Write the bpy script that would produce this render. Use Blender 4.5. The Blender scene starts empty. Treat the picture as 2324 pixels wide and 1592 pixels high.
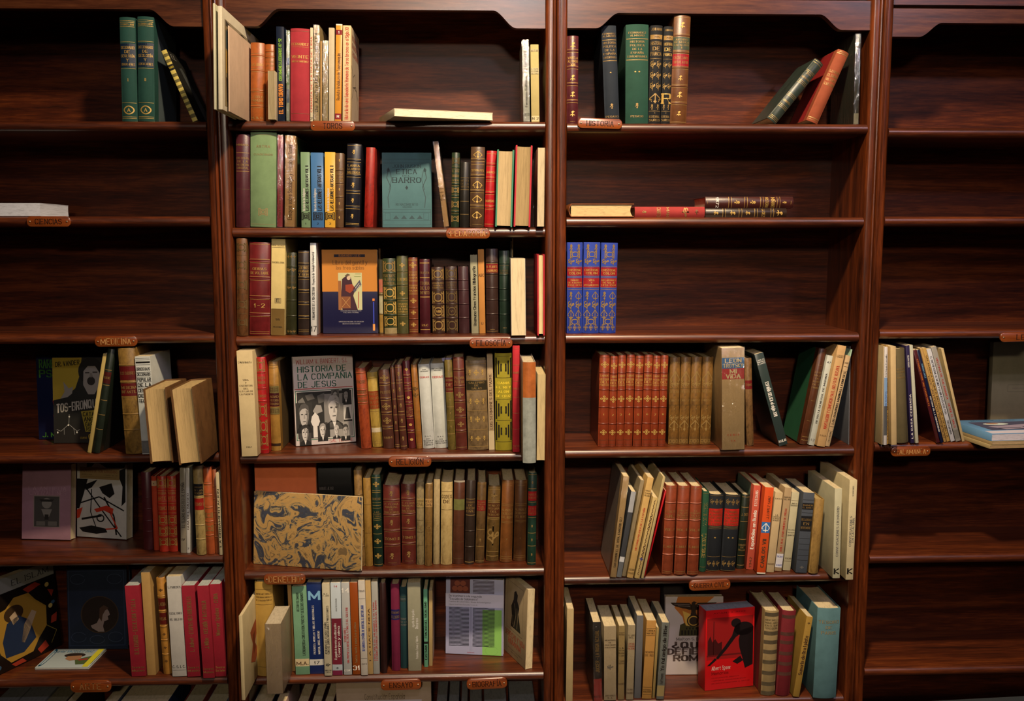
import bpy, math, random, re, unicodedata
from mathutils import Vector, Matrix
random.seed(7)
SC = bpy.context.scene
COL = SC.collection
# ------------------------------------------------------------------ camera
IW, IH = 2324.0, 1592.0
F_PX, PITCH, YAW, ROLL = 2121.3, -0.11626, 0.03704, -0.00108
CAM = Vector((0.0, -2.5, 1.80))
_f = Vector((math.sin(YAW)*math.cos(PITCH), math.cos(YAW)*math.cos(PITCH), math.sin(PITCH)))
_r0 = Vector((math.cos(YAW), -math.sin(YAW), 0.0))
_u0 = _r0.cross(_f)
RT = _r0*math.cos(ROLL) + _u0*math.sin(ROLL)
UP = _u0*math.cos(ROLL) - _r0*math.sin(ROLL)
FW = _f
cd = bpy.data.cameras.new('camera')
cd.sensor_fit = 'HORIZONTAL'; cd.sensor_width = 36.0
cd.lens = F_PX/IW*36.0
cd.clip_start = 0.05; cd.clip_end = 50
cam = bpy.data.objects.new('camera', cd); COL.objects.link(cam)
cam.matrix_world = Matrix((
    (RT.x, UP.x, -FW.x, CAM.x), (RT.y, UP.y, -FW.y, CAM.y), (RT.z, UP.z, -FW.z, CAM.z), (0, 0, 0, 1)))
SC.camera = cam
# ------------------------------------------------------------------ world, lamps, exposure
wd = bpy.data.worlds.new('room_dark'); SC.world = wd; wd.use_nodes = True
bg = wd.node_tree.nodes['Background']
bg.inputs[0].default_value = (0.60, 0.50, 0.45, 1); bg.inputs[1].default_value = 0.004
SC.view_settings.view_transform = 'Standard'; SC.view_settings.look = 'None'
SC.view_settings.gamma = 1.0; SC.view_settings.use_curve_mapping = False
SC.view_settings.exposure = 0.0
def area(name, loc, target, w, h, power, col, spread=180):
    l = bpy.data.lights.new(name, 'AREA'); l.shape = 'RECTANGLE'; l.size = w; l.size_y = h
    l.energy = power; l.color = col; l.spread = math.radians(spread)
    o = bpy.data.objects.new(name, l); COL.objects.link(o)
    o.location = loc
    d = Vector(target) - Vector(loc)
    o.rotation_euler = d.to_track_quat('-Z', 'Y').to_euler()
    return o
# a warm ceiling lamp close to the shelves, cool ceiling tubes further back in the room
area('ceiling_lamp_warm', (0.32, -1.38, 3.42), (0.28, 0.0, 1.2), 0.15, 0.15, 54, (1.0, 0.78, 0.52), 130)
area('ceiling_lamp_cool', (0.25, -3.30, 3.42), (0.30, 0.0, 1.5), 0.30, 0.12, 8, (0.86, 0.82, 1.0), 140)
area('ceiling_lamp_right', (2.10, -2.40, 3.42), (1.4, 0.0, 1.8), 0.25, 0.15, 9, (0.95, 0.76, 0.95), 140)
area('ceiling_lamp_far', (-0.20, -5.60, 3.30), (0.2, 0.0, 1.2), 0.45, 0.20, 5, (1.0, 0.82, 0.62), 38)
# ------------------------------------------------------------------ pixel <-> world
def ray(px, py):
    return FW + RT*((px-IW/2)/F_PX) - UP*((py-IH/2)/F_PX)
def at(px, py, Y):
    d = ray(px, py); k = (Y-CAM.y)/d.y
    return CAM + d*k
def onz(px, py, Z):
    d = ray(px, py); k = (Z-CAM.z)/d.z
    return CAM + d*k
def proj(P):
    v = Vector(P)-CAM; z = v.dot(FW)
    return IW/2+F_PX*v.dot(RT)/z, IH/2-F_PX*v.dot(UP)/z
# ------------------------------------------------------------------ materials
def lin(hexs):
    out = []
    for i in (0, 2, 4):
        c = int(hexs[i:i+2], 16)/255.0
        out.append(c/12.92 if c <= 0.04045 else ((c+0.055)/1.055)**2.4)
    return tuple(out)
def N(nt, typ, **kw):
    n = nt.nodes.new(typ)
    for k, v in kw.items():
        if k.startswith('_'): setattr(n, k[1:], v)
        else: n.inputs[k.replace('__', ' ')].default_value = v
    return n
_mats = {}
def newmat(name):
    m = bpy.data.materials.new(name); m.use_nodes = True
    nt = m.node_tree
    return m, nt, nt.nodes['Principled BSDF']
def mapped(nt, scale, coord='Object'):
    tc = N(nt, 'ShaderNodeTexCoord'); mp = N(nt, 'ShaderNodeMapping')
    mp.inputs['Scale'].default_value = scale
    nt.links.new(tc.outputs[coord], mp.inputs['Vector'])
    return mp.outputs['Vector']
def noise(nt, vec, scale, detail=4, rough=0.6, dist=0.0):
    n = N(nt, 'ShaderNodeTexNoise', Scale=scale, Detail=detail, Roughness=rough, Distortion=dist)
    nt.links.new(vec, n.inputs['Vector']); return n.outputs['Fac']
def ramp(nt, fac, stops):
    r = N(nt, 'ShaderNodeValToRGB'); el = r.color_ramp.elements
    while len(el) < len(stops): el.new(0.5)
    for e, (p, c) in zip(el, stops):
        e.position = p; e.color = tuple(c)+(1,)
    nt.links.new(fac, r.inputs['Fac']); return r.outputs['Color']
def bump(nt, b, fac, strength, dist=0.001):
    n = N(nt, 'ShaderNodeBump', Strength=strength, Distance=dist)
    nt.links.new(fac, n.inputs['Height']); nt.links.new(n.outputs['Normal'], b.inputs['Normal'])
def mul(c, k): return tuple(min(1.0, v*k) for v in c)
def mixc(a, b, t): return tuple(x*(1-t)+y*t for x, y in zip(a, b))
def mat(kind, hexs, hex2=None):
    key = (kind, hexs, hex2)
    if key in _mats: return _mats[key]
    c = lin(hexs)
    m, nt, b = newmat(kind+'_'+hexs)
    if kind in ('L', 'R'):        # leather
        v = mapped(nt, (1, 1, 1))
        f = noise(nt, v, 38, 5, 0.65)
        nt.links.new(ramp(nt, f, [(0.25, mul(c, 0.62)), (0.55, c), (0.8, mul(c, 1.25))]), b.inputs['Base Color'])
        b.inputs['Roughness'].default_value = 0.38; b.inputs['Specular IOR Level'].default_value = 0.45
        bump(nt, b, noise(nt, v, 420, 3), 0.25, 0.0006)
    elif kind == 'C':             # book cloth
        v = mapped(nt, (1, 1, 1))
        f = noise(nt, v, 30, 4)
        nt.links.new(ramp(nt, f, [(0.3, mul(c, 0.86)), (0.7, mul(c, 1.08))]), b.inputs['Base Color'])
        b.inputs['Roughness'].default_value = 0.78; b.inputs['Specular IOR Level'].default_value = 0.25
        bump(nt, b, noise(nt, mapped(nt, (1, 1, 0.25)), 1500, 2), 0.3, 0.0004)
    elif kind in ('M', 'V'):      # mottled calf / vellum
        c2 = lin(hex2) if hex2 else mul(c, 0.35)
        v = mapped(nt, (1, 1, 0.6))
        f = noise(nt, v, 120, 6, 0.75)
        g = noise(nt, v, 22, 4, 0.7)
        mx = N(nt, 'ShaderNodeMath', _operation='MULTIPLY_ADD'); nt.links.new(f, mx.inputs[0]); mx.inputs[1].default_value = 0.55
        m2 = N(nt, 'ShaderNodeMath', _operation='MULTIPLY'); nt.links.new(g, m2.inputs[0]); m2.inputs[1].default_value = 0.5
        nt.links.new(m2.outputs[0], mx.inputs[2])
        nt.links.new(ramp(nt, mx.outputs[0], [(0.36, c2), (0.50, mixc(c, c2, 0.35)), (0.62, c), (0.8, mul(c, 1.2))]), b.inputs['Base Color'])
        b.inputs['Roughness'].default_value = 0.45 if kind == 'M' else 0.6
        b.inputs['Specular IOR Level'].default_value = 0.4
        bump(nt, b, f, 0.25, 0.0006)
    elif kind in ('P', 'K'):      # paper / card
        v = mapped(nt, (1, 1, 1))
        f = noise(nt, v, 24, 5, 0.65)
        nt.links.new(ramp(nt, f, [(0.3, mul(c, 0.86)), (0.62, c), (0.8, mul(c, 1.06))]), b.inputs['Base Color'])
        b.inputs['Roughness'].default_value = 0.7; b.inputs['Specular IOR Level'].default_value = 0.25
    elif kind == 'G':             # laminated cover
        b.inputs['Base Color'].default_value = c+(1,)
        b.inputs['Roughness'].default_value = 0.28; b.inputs['Specular IOR Level'].default_value = 0.5
        bump(nt, b, noise(nt, mapped(nt, (1, 1, 0.3)), 40, 2), 0.12, 0.002)
    elif kind == 'pages':
        v = mapped(nt, (1, 0.02, 0.02))
        f = noise(nt, v, 1400, 3, 0.8)
        v2 = mapped(nt, (1, 0.3, 0.06)); g = noise(nt, v2, 160, 3, 0.7)
        mx = N(nt, 'ShaderNodeMath', _operation='MULTIPLY_ADD'); nt.links.new(f, mx.inputs[0]); mx.inputs[1].default_value = 0.5
        m2 = N(nt, 'ShaderNodeMath', _operation='MULTIPLY'); nt.links.new(g, m2.inputs[0]); m2.inputs[1].default_value = 0.5
        nt.links.new(m2.outputs[0], mx.inputs[2])
        nt.links.new(ramp(nt, mx.outputs[0], [(0.32, mul(c, 0.55)), (0.5, c), (0.7, mul(c, 1.05))]), b.inputs['Base Color'])
        b.inputs['Roughness'].default_value = 0.85; b.inputs['Specular IOR Level'].default_value = 0.15
        bump(nt, b, f, 0.4, 0.0006)
    elif kind == 'gold':
        b.inputs['Base Color'].default_value = c+(1,)
        b.inputs['Metallic'].default_value = 0.35; b.inputs['Roughness'].default_value = 0.42
    elif kind == 'ink':
        b.inputs['Base Color'].default_value = c+(1,); b.inputs['Roughness'].default_value = 0.6
        b.inputs['Specular IOR Level'].default_value = 0.25
    elif kind == 'metal':
        b.inputs['Base Color'].default_value = c+(1,)
        b.inputs['Metallic'].default_value = 0.9; b.inputs['Roughness'].default_value = 0.35
    elif kind == 'fabric':
        v = mapped(nt, (1, 1, 1))
        nt.links.new(ramp(nt, noise(nt, v, 60, 4), [(0.3, mul(c, 0.8)), (0.7, mul(c, 1.15))]), b.inputs['Base Color'])
        b.inputs['Roughness'].default_value = 0.9
        bump(nt, b, noise(nt, v, 900, 2), 0.4, 0.001)
    _mats[key] = m
    return m
def wrap_mat():
    if 'wrap' in _mats: return _mats['wrap']
    m = bpy.data.materials.new('clear_film'); m.use_nodes = True; nt = m.node_tree
    nt.nodes.remove(nt.nodes['Principled BSDF'])
    tr = N(nt, 'ShaderNodeBsdfTransparent'); tr.inputs[0].default_value = (0.96, 0.96, 0.95, 1)
    gl = N(nt, 'ShaderNodeBsdfGlossy', Roughness=0.10); gl.inputs[0].default_value = (1, 1, 1, 1)
    f = noise(nt, mapped(nt, (1, 1, 0.25)), 75, 4, 0.6, 0.6)
    bn = N(nt, 'ShaderNodeBump', Strength=0.9, Distance=0.010)
    nt.links.new(f, bn.inputs['Height']); nt.links.new(bn.outputs['Normal'], gl.inputs['Normal'])
    mx = N(nt, 'ShaderNodeMixShader'); mx.inputs[0].default_value = 0.15
    nt.links.new(tr.outputs[0], mx.inputs[1]); nt.links.new(gl.outputs[0], mx.inputs[2])
    nt.links.new(mx.outputs[0], nt.nodes['Material Output'].inputs[0])
    _mats['wrap'] = m
    return m
def wood(name, axis, dark='2c1009', mid='5e2a14', light='82411f', rough=0.30, seed=0.0, coat=0.35, crough=0.22, spec=0.5):
    key = ('wood', name, axis)
    if key in _mats: return _mats[key]
    m, nt, b = newmat('varnished_wood_'+name)
    s = {'X': (0.55, 7, 7), 'Z': (7, 7, 0.5)}[axis]
    tc = N(nt, 'ShaderNodeTexCoord'); mp = N(nt, 'ShaderNodeMapping')
    mp.inputs['Scale'].default_value = s; mp.inputs['Location'].default_value = (seed, seed*1.7, seed*0.6)
    nt.links.new(tc.outputs['Object'], mp.inputs['Vector']); v = mp.outputs['Vector']
    f = noise(nt, v, 3.0, 6, 0.62, 0.8)
    g = noise(nt, v, 26, 4, 0.7, 0.2)
    mx = N(nt, 'ShaderNodeMath', _operation='MULTIPLY_ADD'); nt.links.new(g, mx.inputs[0]); mx.inputs[1].default_value = 0.42
    m2 = N(nt, 'ShaderNodeMath', _operation='MULTIPLY'); nt.links.new(f, m2.inputs[0]); m2.inputs[1].default_value = 0.62
    nt.links.new(m2.outputs[0], mx.inputs[2])
    nt.links.new(ramp(nt, mx.outputs[0], [(0.36, lin(dark)), (0.52, lin(mid)), (0.68, lin(light))]), b.inputs['Base Color'])
    b.inputs['Roughness'].default_value = rough; b.inputs['Specular IOR Level'].default_value = spec
    b.inputs['Coat Weight'].default_value = coat; b.inputs['Coat Roughness'].default_value = crough
    bump(nt, b, g, 0.10, 0.0008)
    _mats[key] = m
    return m
# ------------------------------------------------------------------ mesh collector
class MB:
    def __init__(s): s.v = []; s.f = []
    def add(s, vs, fs):
        o = len(s.v); s.v += [tuple(p) for p in vs]; s.f += [tuple(i+o for i in f) for f in fs]; return s
    def box(s, x0, x1, y0, y1, z0, z1):
        return s.add([(x0,y0,z0),(x1,y0,z0),(x1,y1,z0),(x0,y1,z0),(x0,y0,z1),(x1,y0,z1),(x1,y1,z1),(x0,y1,z1)],
                     [(0,3,2,1),(4,5,6,7),(0,1,5,4),(1,2,6,5),(2,3,7,6),(3,0,4,7)])
    def cbox(s, x0, x1, y0, y1, z0, z1, c):      # box with a chamfer on every edge
        X = (x0, x1); Y = (y0, y1); Z = (z0, z1); vs = []
        idx = {}
        for i in (0,1):
            for j in (0,1):
                for k in (0,1):
                    sx, sy, sz = (1-2*i)*c, (1-2*j)*c, (1-2*k)*c
                    for a, p in (('x', (X[i], Y[j]+sy, Z[k]+sz)), ('y', (X[i]+sx, Y[j], Z[k]+sz)), ('z', (X[i]+sx, Y[j]+sy, Z[k]))):
                        idx[(a,i,j,k)] = len(vs); vs.append(p)
        fs = []
        for i in (0,1):
            fs.append([idx[('x',i,a,b)] for a, b in ((0,0),(1,0),(1,1),(0,1))])
            fs.append([idx[('y',a,i,b)] for a, b in ((0,0),(1,0),(1,1),(0,1))])
            fs.append([idx[('z',a,b,i)] for a, b in ((0,0),(1,0),(1,1),(0,1))])
            for j in (0,1):
                fs.append([idx[('x',i,j,0)], idx[('x',i,j,1)], idx[('y',i,j,1)], idx[('y',i,j,0)]])
                fs.append([idx[('x',i,0,j)], idx[('x',i,1,j)], idx[('z',i,1,j)], idx[('z',i,0,j)]])
                fs.append([idx[('y',0,i,j)], idx[('y',1,i,j)], idx[('z',1,i,j)], idx[('z',0,i,j)]])
                for k in (0,1): fs.append([idx[('x',i,j,k)], idx[('y',i,j,k)], idx[('z',i,j,k)]])
        return s.add(vs, fs)
    def extrude(s, pts, a0, a1, fn):             # closed polygon pts in 2D, fn(u,v,a) -> 3D
        n = len(pts)
        vs = [fn(u, v, a0) for u, v in pts] + [fn(u, v, a1) for u, v in pts]
        fs = [(i, (i+1) % n, n+(i+1) % n, n+i) for i in range(n)] + [tuple(range(n))[::-1], tuple(range(n, 2*n))]
        return s.add(vs, fs)
    def tube(s, p0, p1, r, n=10):
        p0 = Vector(p0); p1 = Vector(p1); d = (p1-p0).normalized()
        a = d.orthogonal().normalized(); b = d.cross(a)
        vs = [tuple(p+(a*math.cos(2*math.pi*i/n)+b*math.sin(2*math.pi*i/n))*r) for p in (p0, p1) for i in range(n)]
        fs = [(i, (i+1) % n, n+(i+1) % n, n+i) for i in range(n)] + [tuple(range(n))[::-1], tuple(range(n, 2*n))]
        return s.add(vs, fs)
    def mesh(s, name, m, smooth=None):
        me = bpy.data.meshes.new(name); me.from_pydata(s.v, [], s.f)
        if m: me.materials.append(m)
        if smooth:
            me.polygons.foreach_set('use_smooth', [True]*len(me.polygons))
            try: me.set_sharp_from_angle(angle=math.radians(smooth))
            except Exception: pass
        me.update(); return me
    def build(s, name, m, parent=None, smooth=None, loc=None):
        return link(name, s.mesh(name, m, smooth), parent, loc)
def link(name, me, parent=None, loc=None):
    o = bpy.data.objects.new(name, me); COL.objects.link(o)
    if parent: o.parent = parent
    if loc: o.location = loc
    return o
def empty(name, loc, rot=(0, 0, 0), label=None, cat=None, group=None, kind=None):
    o = bpy.data.objects.new(name, None); COL.objects.link(o)
    o.empty_display_size = 0.05; o.location = loc; o.rotation_euler = rot
    return tag(o, label, cat, group, kind)
def tag(o, label=None, cat=None, group=None, kind=None):
    if label: o['label'] = label
    if cat: o['category'] = cat
    if group: o['group'] = group
    if kind: o['kind'] = kind
    return o
# ------------------------------------------------------------------ stroke lettering
_BOWL = '~o14 34 43 41 30 10 01 03'
FONT = {
'A':(4,'00 26 40;12 32'),'B':(4,'00 06;~06 36 46 43 33 03;~03 33 43 40 30 00'),'C':(4,'~45 36 16 05 01 10 30 41'),
'D':(4,'00 06;~06 26 45 41 20 00'),'E':(4,'46 06 00 40;03 33'),'F':(4,'46 06 00;03 33'),'G':(4,'~45 36 16 05 01 10 30 41 43;43 23'),
'H':(4,'00 06;40 46;03 43'),'I':(0,'00 06'),'J':(4,'~46 41 30 10 01'),'K':(4,'00 06;46 03 40'),'L':(4,'06 00 40'),
'M':(6,'00 06 31 66 60'),'N':(4,'00 06 40 46'),'O':(4,'~o16 36 45 41 30 10 01 05'),'P':(4,'00 06;~06 36 46 43 33 03'),
'Q':(5,'~o16 36 45 41 30 10 01 05;21 50'),'R':(4,'00 06;~06 36 46 43 33 03;23 40'),'S':(4,'~45 36 16 05 04 13 33 42 41 30 10 01'),
'T':(4,'06 46;26 20'),'U':(4,'~06 01 10 30 41 46'),'V':(4,'06 20 46'),'W':(6,'06 10 35 50 66'),'X':(4,'06 40;00 46'),
'Y':(4,'06 23 46;23 20'),'Z':(4,'06 46 00 40'),
'0':(4,'~o16 36 45 41 30 10 01 05'),'1':(2,'04 16 10'),'2':(4,'~05 16 36 45 44 00;00 40'),'3':(4,'~05 16 36 45 43 23;~23 43 41 30 10 01'),
'4':(4,'30 36 02 42'),'5':(4,'46 06 03;~03 33 42 41 30 00'),'6':(4,'~46 16 04 01 10 30 41 43 13 02'),'7':(4,'06 46 10'),
'8':(4,'~o16 36 45 44 23 04 05;~o23 42 41 30 10 01 02'),'9':(4,'~00 30 42 45 36 16 05 03 33 44'),
'.':(0,'00 01'),',':(1,'11 00'),'-':(3,'03 33'),':':(0,'00 01;03 04'),"'":(0,'06 05'),'"':(2,'06 05;26 25'),
'?':(4,'~05 16 36 45 44 23 22;20 21'),'!':(0,'06 02;00 01'),'(':(1,'~16 05 01 10'),')':(1,'~06 15 11 00'),'/':(3,'00 36'),
'a':(4,_BOWL+';44 40'),'b':(4,'06 00;'+_BOWL),'c':(4,'~43 34 14 03 01 10 30 41'),'d':(4,_BOWL+';46 40'),
'e':(4,'02 42;~42 43 34 14 03 01 10 30 41'),'f':(3,'~36 26 15 10;04 34'),'g':(4,_BOWL+';~44 4a 3b 1b 0a'),
'h':(4,'06 00;~03 14 34 43 40'),'i':(0,'00 04;05 06'),'j':(2,'~24 2a 1b 0b'),'k':(4,'06 00;44 02 40'),'l':(0,'06 00'),
'm':(6,'04 00;~03 14 24 33 30;~33 44 54 63 60'),'n':(4,'04 00;~03 14 34 43 40'),'o':(4,_BOWL),'p':(4,'04 0b;'+_BOWL),
'q':(4,'44 4b;'+_BOWL),'r':(3,'04 00;~03 14 34'),'s':(4,'~43 34 14 03 12 32 41 30 10 01'),'t':(3,'~16 11 20 30;04 34'),
'u':(4,'~04 01 10 30 41;44 40'),'v':(4,'04 20 44'),'w':(6,'04 10 33 50 64'),'x':(4,'04 40;00 44'),'y':(4,'04 20;44 0b'),'z':(4,'04 44 00 40'),
# tooling ornaments
'\u25c6':(6,'~o30 41 32 21;~o34 45 36 25;~o03 12 23 14;~o43 52 63 54;!32 43 34 23'),
'\u273f':(6,'!~o33 44 55 46 36 25 24 33;33 30;~31 42 51;~31 22 11'),
'\u2766':(6,'!~o30 41 32 21;~32 43 34 23 12 23;~34 45 36 25;~36 24 45'),
'\u2698':(6,'!~o35 46 36 26;~36 14 03 02 12;~36 54 63 62 52;30 36;!30 41 32 21;11 51'),
'\u25a3':(6,'o00 60 66 06;~o21 41 52 54 45 25 14 12;~01 11 10;~50 51 61;~05 15 16;~56 55 65'),
'\u25a2':(6,'o00 60 66 06;o11 51 55 15;o22 42 44 24'),
'\u25cb':(6,'~o20 40 62 64 46 26 04 02'),
'\u25cf':(6,'!~o20 40 62 64 46 26 04 02'),
'\u2605':(6,'!36 44 64 42 50 32 10 22 04 24'),
'\u223c':(4,'~02 14 24 32 42'),'\u2248':(4,'~02 15 25 31 42;01 41'),
'\u00a7':(6,'~30 31 12 02 13 23 34 35 36;~32 53 63 64 54 43;~33 13 04 15 25;30 36'),
'\u00bf':(4,'~41 30 10 01 02 23 24;26 25'),
}
def _xy(t):
    y = {'a': -1, 'b': -2}.get(t[1]); return (int(t[0]), int(t[1]) if y is None else y)
_gc = {}
def glyph(ch):
    if ch in _gc: return _gc[ch]
    base = unicodedata.normalize('NFD', ch)
    g = FONT.get(ch) or FONT.get(base[0])
    if g is None: _gc[ch] = (3, []); return _gc[ch]
    w, spec = g; out = []
    specs = spec.split(';')
    if len(base) > 1:
        up = base[0].isupper(); k = '7' if up else '5'; k2 = '8' if up else '6'; c = w//2
        if base[1] == '\u0301': specs.append('%d%s %d%s' % (c, k, c+1, k2))
        elif base[1] == '\u0303': specs.append('~0%s 1%s 3%s 4%s' % (k, k2, k, k2))
    for s in specs:
        fill = s.startswith('!'); s = s.lstrip('!')
        sm = s.startswith('~'); s = s.lstrip('~')
        cl = s.startswith('o'); s = s.lstrip('o')
        p = [_xy(t) for t in s.split()]
        if fill: cl = True
        if sm:
            for _ in range(2):
                q = [] if cl else [p[0]]
                n = len(p)
                for i in range(n if cl else n-1):
                    a = p[i]; b = p[(i+1) % n]
                    q += [(a[0]*.75+b[0]*.25, a[1]*.75+b[1]*.25), (a[0]*.25+b[0]*.75, a[1]*.25+b[1]*.75)]
                if not cl: q.append(p[-1])
                p = q
        out.append((fill, cl, sm, p))
    _gc[ch] = (w, out); return _gc[ch]
def text_w(s):
    return sum(glyph(c)[0]+(0 if c in '\u223c\u2248' else 2.0) if c != ' ' else 3.0 for c in s) - 2.0
THIN = {'\u25c6': .6, '\u2766': .7, '\u273f': .7, '\u25a3': .55, '\u00a7': .6, '\u2698': .5, '\u25a2': .55, '\u25cb': .7}
def text_quads(s, bold=0.85, serif=True, contrast=True):
    """list of polygons in font units (cap height 6, origin at left baseline)"""
    polys = []; x = 0.0
    for ch in s:
        if ch == ' ': x += 3.0; continue
        w, strokes = glyph(ch)
        for fill, cl, sm, p in strokes:
            if fill: polys.append([(a+x, b) for a, b in p]); continue
            n = len(p)
            for i in range(n if cl else n-1):
                a = p[i]; b = p[(i+1) % n]
                dx, dy = b[0]-a[0], b[1]-a[1]; L = math.hypot(dx, dy)
                if L < 1e-6: continue
                k = abs(dy)/L
                hw = bold*0.5*((0.55+0.45*k) if contrast and ch not in THIN else 1.0)*THIN.get(ch, 1.0)
                ux, uy = dx/L, dy/L; e = hw*(0.35 if sm else 0.8)
                ax, ay = a[0]-ux*e+x, a[1]-uy*e; bx, by = b[0]+ux*e+x, b[1]+uy*e
                polys.append([(ax-uy*hw, ay+ux*hw), (bx-uy*hw, by+ux*hw), (bx+uy*hw, by-ux*hw), (ax+uy*hw, ay-ux*hw)])
            if serif and not sm and not cl and ch.isalpha():
                for (e0, e1) in ((p[0], p[1]), (p[-1], p[-2])):
                    if e0[1] in (0, 6, 4, -2) and abs(e1[1]-e0[1]) > abs(e1[0]-e0[0])*0.8 and abs(e1[1]-e0[1]) > 1.2:
                        h = 0.18*bold/0.85
                        polys.append([(e0[0]-0.85+x, e0[1]-h), (e0[0]+0.85+x, e0[1]-h), (e0[0]+0.85+x, e0[1]+h), (e0[0]-0.85+x, e0[1]+h)])
        x += w + (0 if ch in '\u223c\u2248' else 2.0)
    return polys
INK = {'m': ('ink', 'bfae82'), 'g': ('gold', 'c09c52'), 's': ('gold', '957845'), 'k': ('ink', '17130f'), 'w': ('ink', 'e6e2d8'), 'r': ('ink', 'b3261e'),
       'b': ('ink', '2b3f8f'), 'y': ('ink', 'e2c63a'), 'n': ('ink', '4a3220'), 'e': ('ink', '1f5a3e'), 'o': ('ink', 'd9822b'),
       'q': ('ink', '7fae3a'), 'c': ('ink', '7fb4d8'), 'a': ('ink', '6d6a64'), 'd': ('gold', '655231'), 'x': ('ink', '8a7a55')}
def ink(k): return mat(*INK[k])
# ------------------------------------------------------------------ the room shell
m, nt, b = newmat('dark_floor'); v = mapped(nt, (6, 1, 1))
nt.links.new(ramp(nt, noise(nt, v, 4, 5), [(0.3, lin('2a1c14')), (0.7, lin('4a3324'))]), b.inputs['Base Color'])
b.inputs['Roughness'].default_value = 0.45
tag(MB().box(-3.2, 3.2, -5.0, 0.6, -0.05, 0.0).build('floor', m), kind='structure')
m, nt, b = newmat('wall_plaster'); v = mapped(nt, (1, 1, 1))
nt.links.new(ramp(nt, noise(nt, v, 8, 4), [(0.3, lin('6a5a4a')), (0.7, lin('7a6a58'))]), b.inputs['Base Color'])
b.inputs['Roughness'].default_value = 0.9
tag(MB().box(-3.2, 3.2, 0.30, 0.40, 0.0, 3.5).build('wall_back', m), kind='structure')
# ------------------------------------------------------------------ four bookcases side by side
def meanx(L): return sum(at(x, y, 0).x for x, y in L)/len(L)
def meanz(L): return sum(at(x, y, 0).z for x, y in L)/len(L)
GL = meanx([(488,0),(492.5,290),(505.8,780),(531,1300)])
GC = meanx([(1262.2,50),(1260.5,530),(1260,1050),(1258,1540)])
GR = meanx([(2000.5,50),(1980.7,770),(1939,1480)])
PW = 0.029                        # width of one upright
UNIT = GC-GL
EDGE = {1: (GL-UNIT, GL), 2: (GL, GC), 3: (GC, GR), 4: (GR, GR+UNIT)}
DEP = 0.25                        # shelf depth
TH = 0.026                        # shelf thickness
# nose centre line of each shelf in the picture: (x, y) left, (x, y) right
NOSE = {
 '11': [(0,286.5),(470,285.5)], '12': [(0,502),(470,503)], '13': [(0,769.5),(470,770.7)], '14': [(0,1045),(330,1041)], '15': [(0,1276),(500,1275)], '16': [(0,1552),(520,1551)],
 '21': [(530,286),(1230,286)], '22': [(530,527.5),(1230,528)], '23': [(535,775.6),(1215,771.6)], '24': [(550,1042),(1190,1041)], '25': [(565,1305),(1230,1304.4)], '26': [(570,1546),(1230,1540)],
 '31': [(1290,282.7),(1960,300)], '32': [(1290,502),(1955,507)], '33': [(1290,770),(1950,767)], '34': [(1286,1035),(1940,1024)], '35': [(1285,1328),(1930,1305)], '36': [(1283,1606),(1900,1590)],
 '41': [(2018,299),(2324,303)], '42': [(2012,500),(2324,505)], '43': [(2005,760),(2270,758)], '44': [(1995,1017),(2159,1016)], '45': [(1976,1277),(2324,1263)], '46': [(1958,1532),(2324,1519)],
}
ZTOP = {k: meanz(v)+TH/2 for k, v in NOSE.items()}
for b_ in '124': ZTOP[b_+'7'] = ZTOP[b_+'6']-0.305
ZTOP['37'] = ZTOP['36']-0.25
W_SHELF = wood('shelf', 'X', '1e0a04', '491e0b', '6f3513', rough=0.40, seed=1.3, coat=0.5, crough=0.27)
W_BACK = wood('back', 'X', '1c0804', '461c0a', '6c3312', rough=0.45, seed=4.1, coat=0.04, crough=0.35, spec=0.22)
W_SIDE = wood('side', 'Z', '210b04', '4e220c', '733615', seed=2.2)
W_VAL = wood('valance', 'X', '200d07', '482413', '653a20', seed=7.7)
W_PLAQ = wood('plaque', 'X', '481c0a', '73340f', '904a1c', rough=0.36, seed=3.3)
# valance: bottom height at the ends / in the middle and its top, measured in the picture
VAL = {1: (60, 22, 420, -14), 2: (62, 22, 880, -14), 3: (66, 31, 1620, -1), 4: (84, 52, 2150, 20)}
LAB = {1: 'dark mahogany bookcase at the left edge, carrying the MEDICINA and ARTE plaques',
       2: 'dark mahogany bookcase crowded with books, carrying the TOROS and DERECHO plaques',
       3: 'dark mahogany bookcase with the HISTORIA plaque and a nearly empty second shelf',
       4: 'mostly empty dark mahogany bookcase at the right edge, carrying the SALAMANCA plaque'}
CASE = {}
ZT = 2.62
def side_profile(x0, sgn):        # moulded front of an upright; x0 = inner edge, sgn = direction to the joint
    P = [(0,.014),(.0008,.006),(.003,.0015),(.007,-.0005),(.0165,-.0005),(.0172,.0018),(.0188,.0018),(.0195,-.001),(.0212,-.0035),(.0238,-.0042),(.0264,-.0028),(.0280,.0008),(PW-.0004,.008),(PW-.0004,DEP+.012),(0,DEP+.012)]
    return [(x0+sgn*a, b) for a, b in P]
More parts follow.
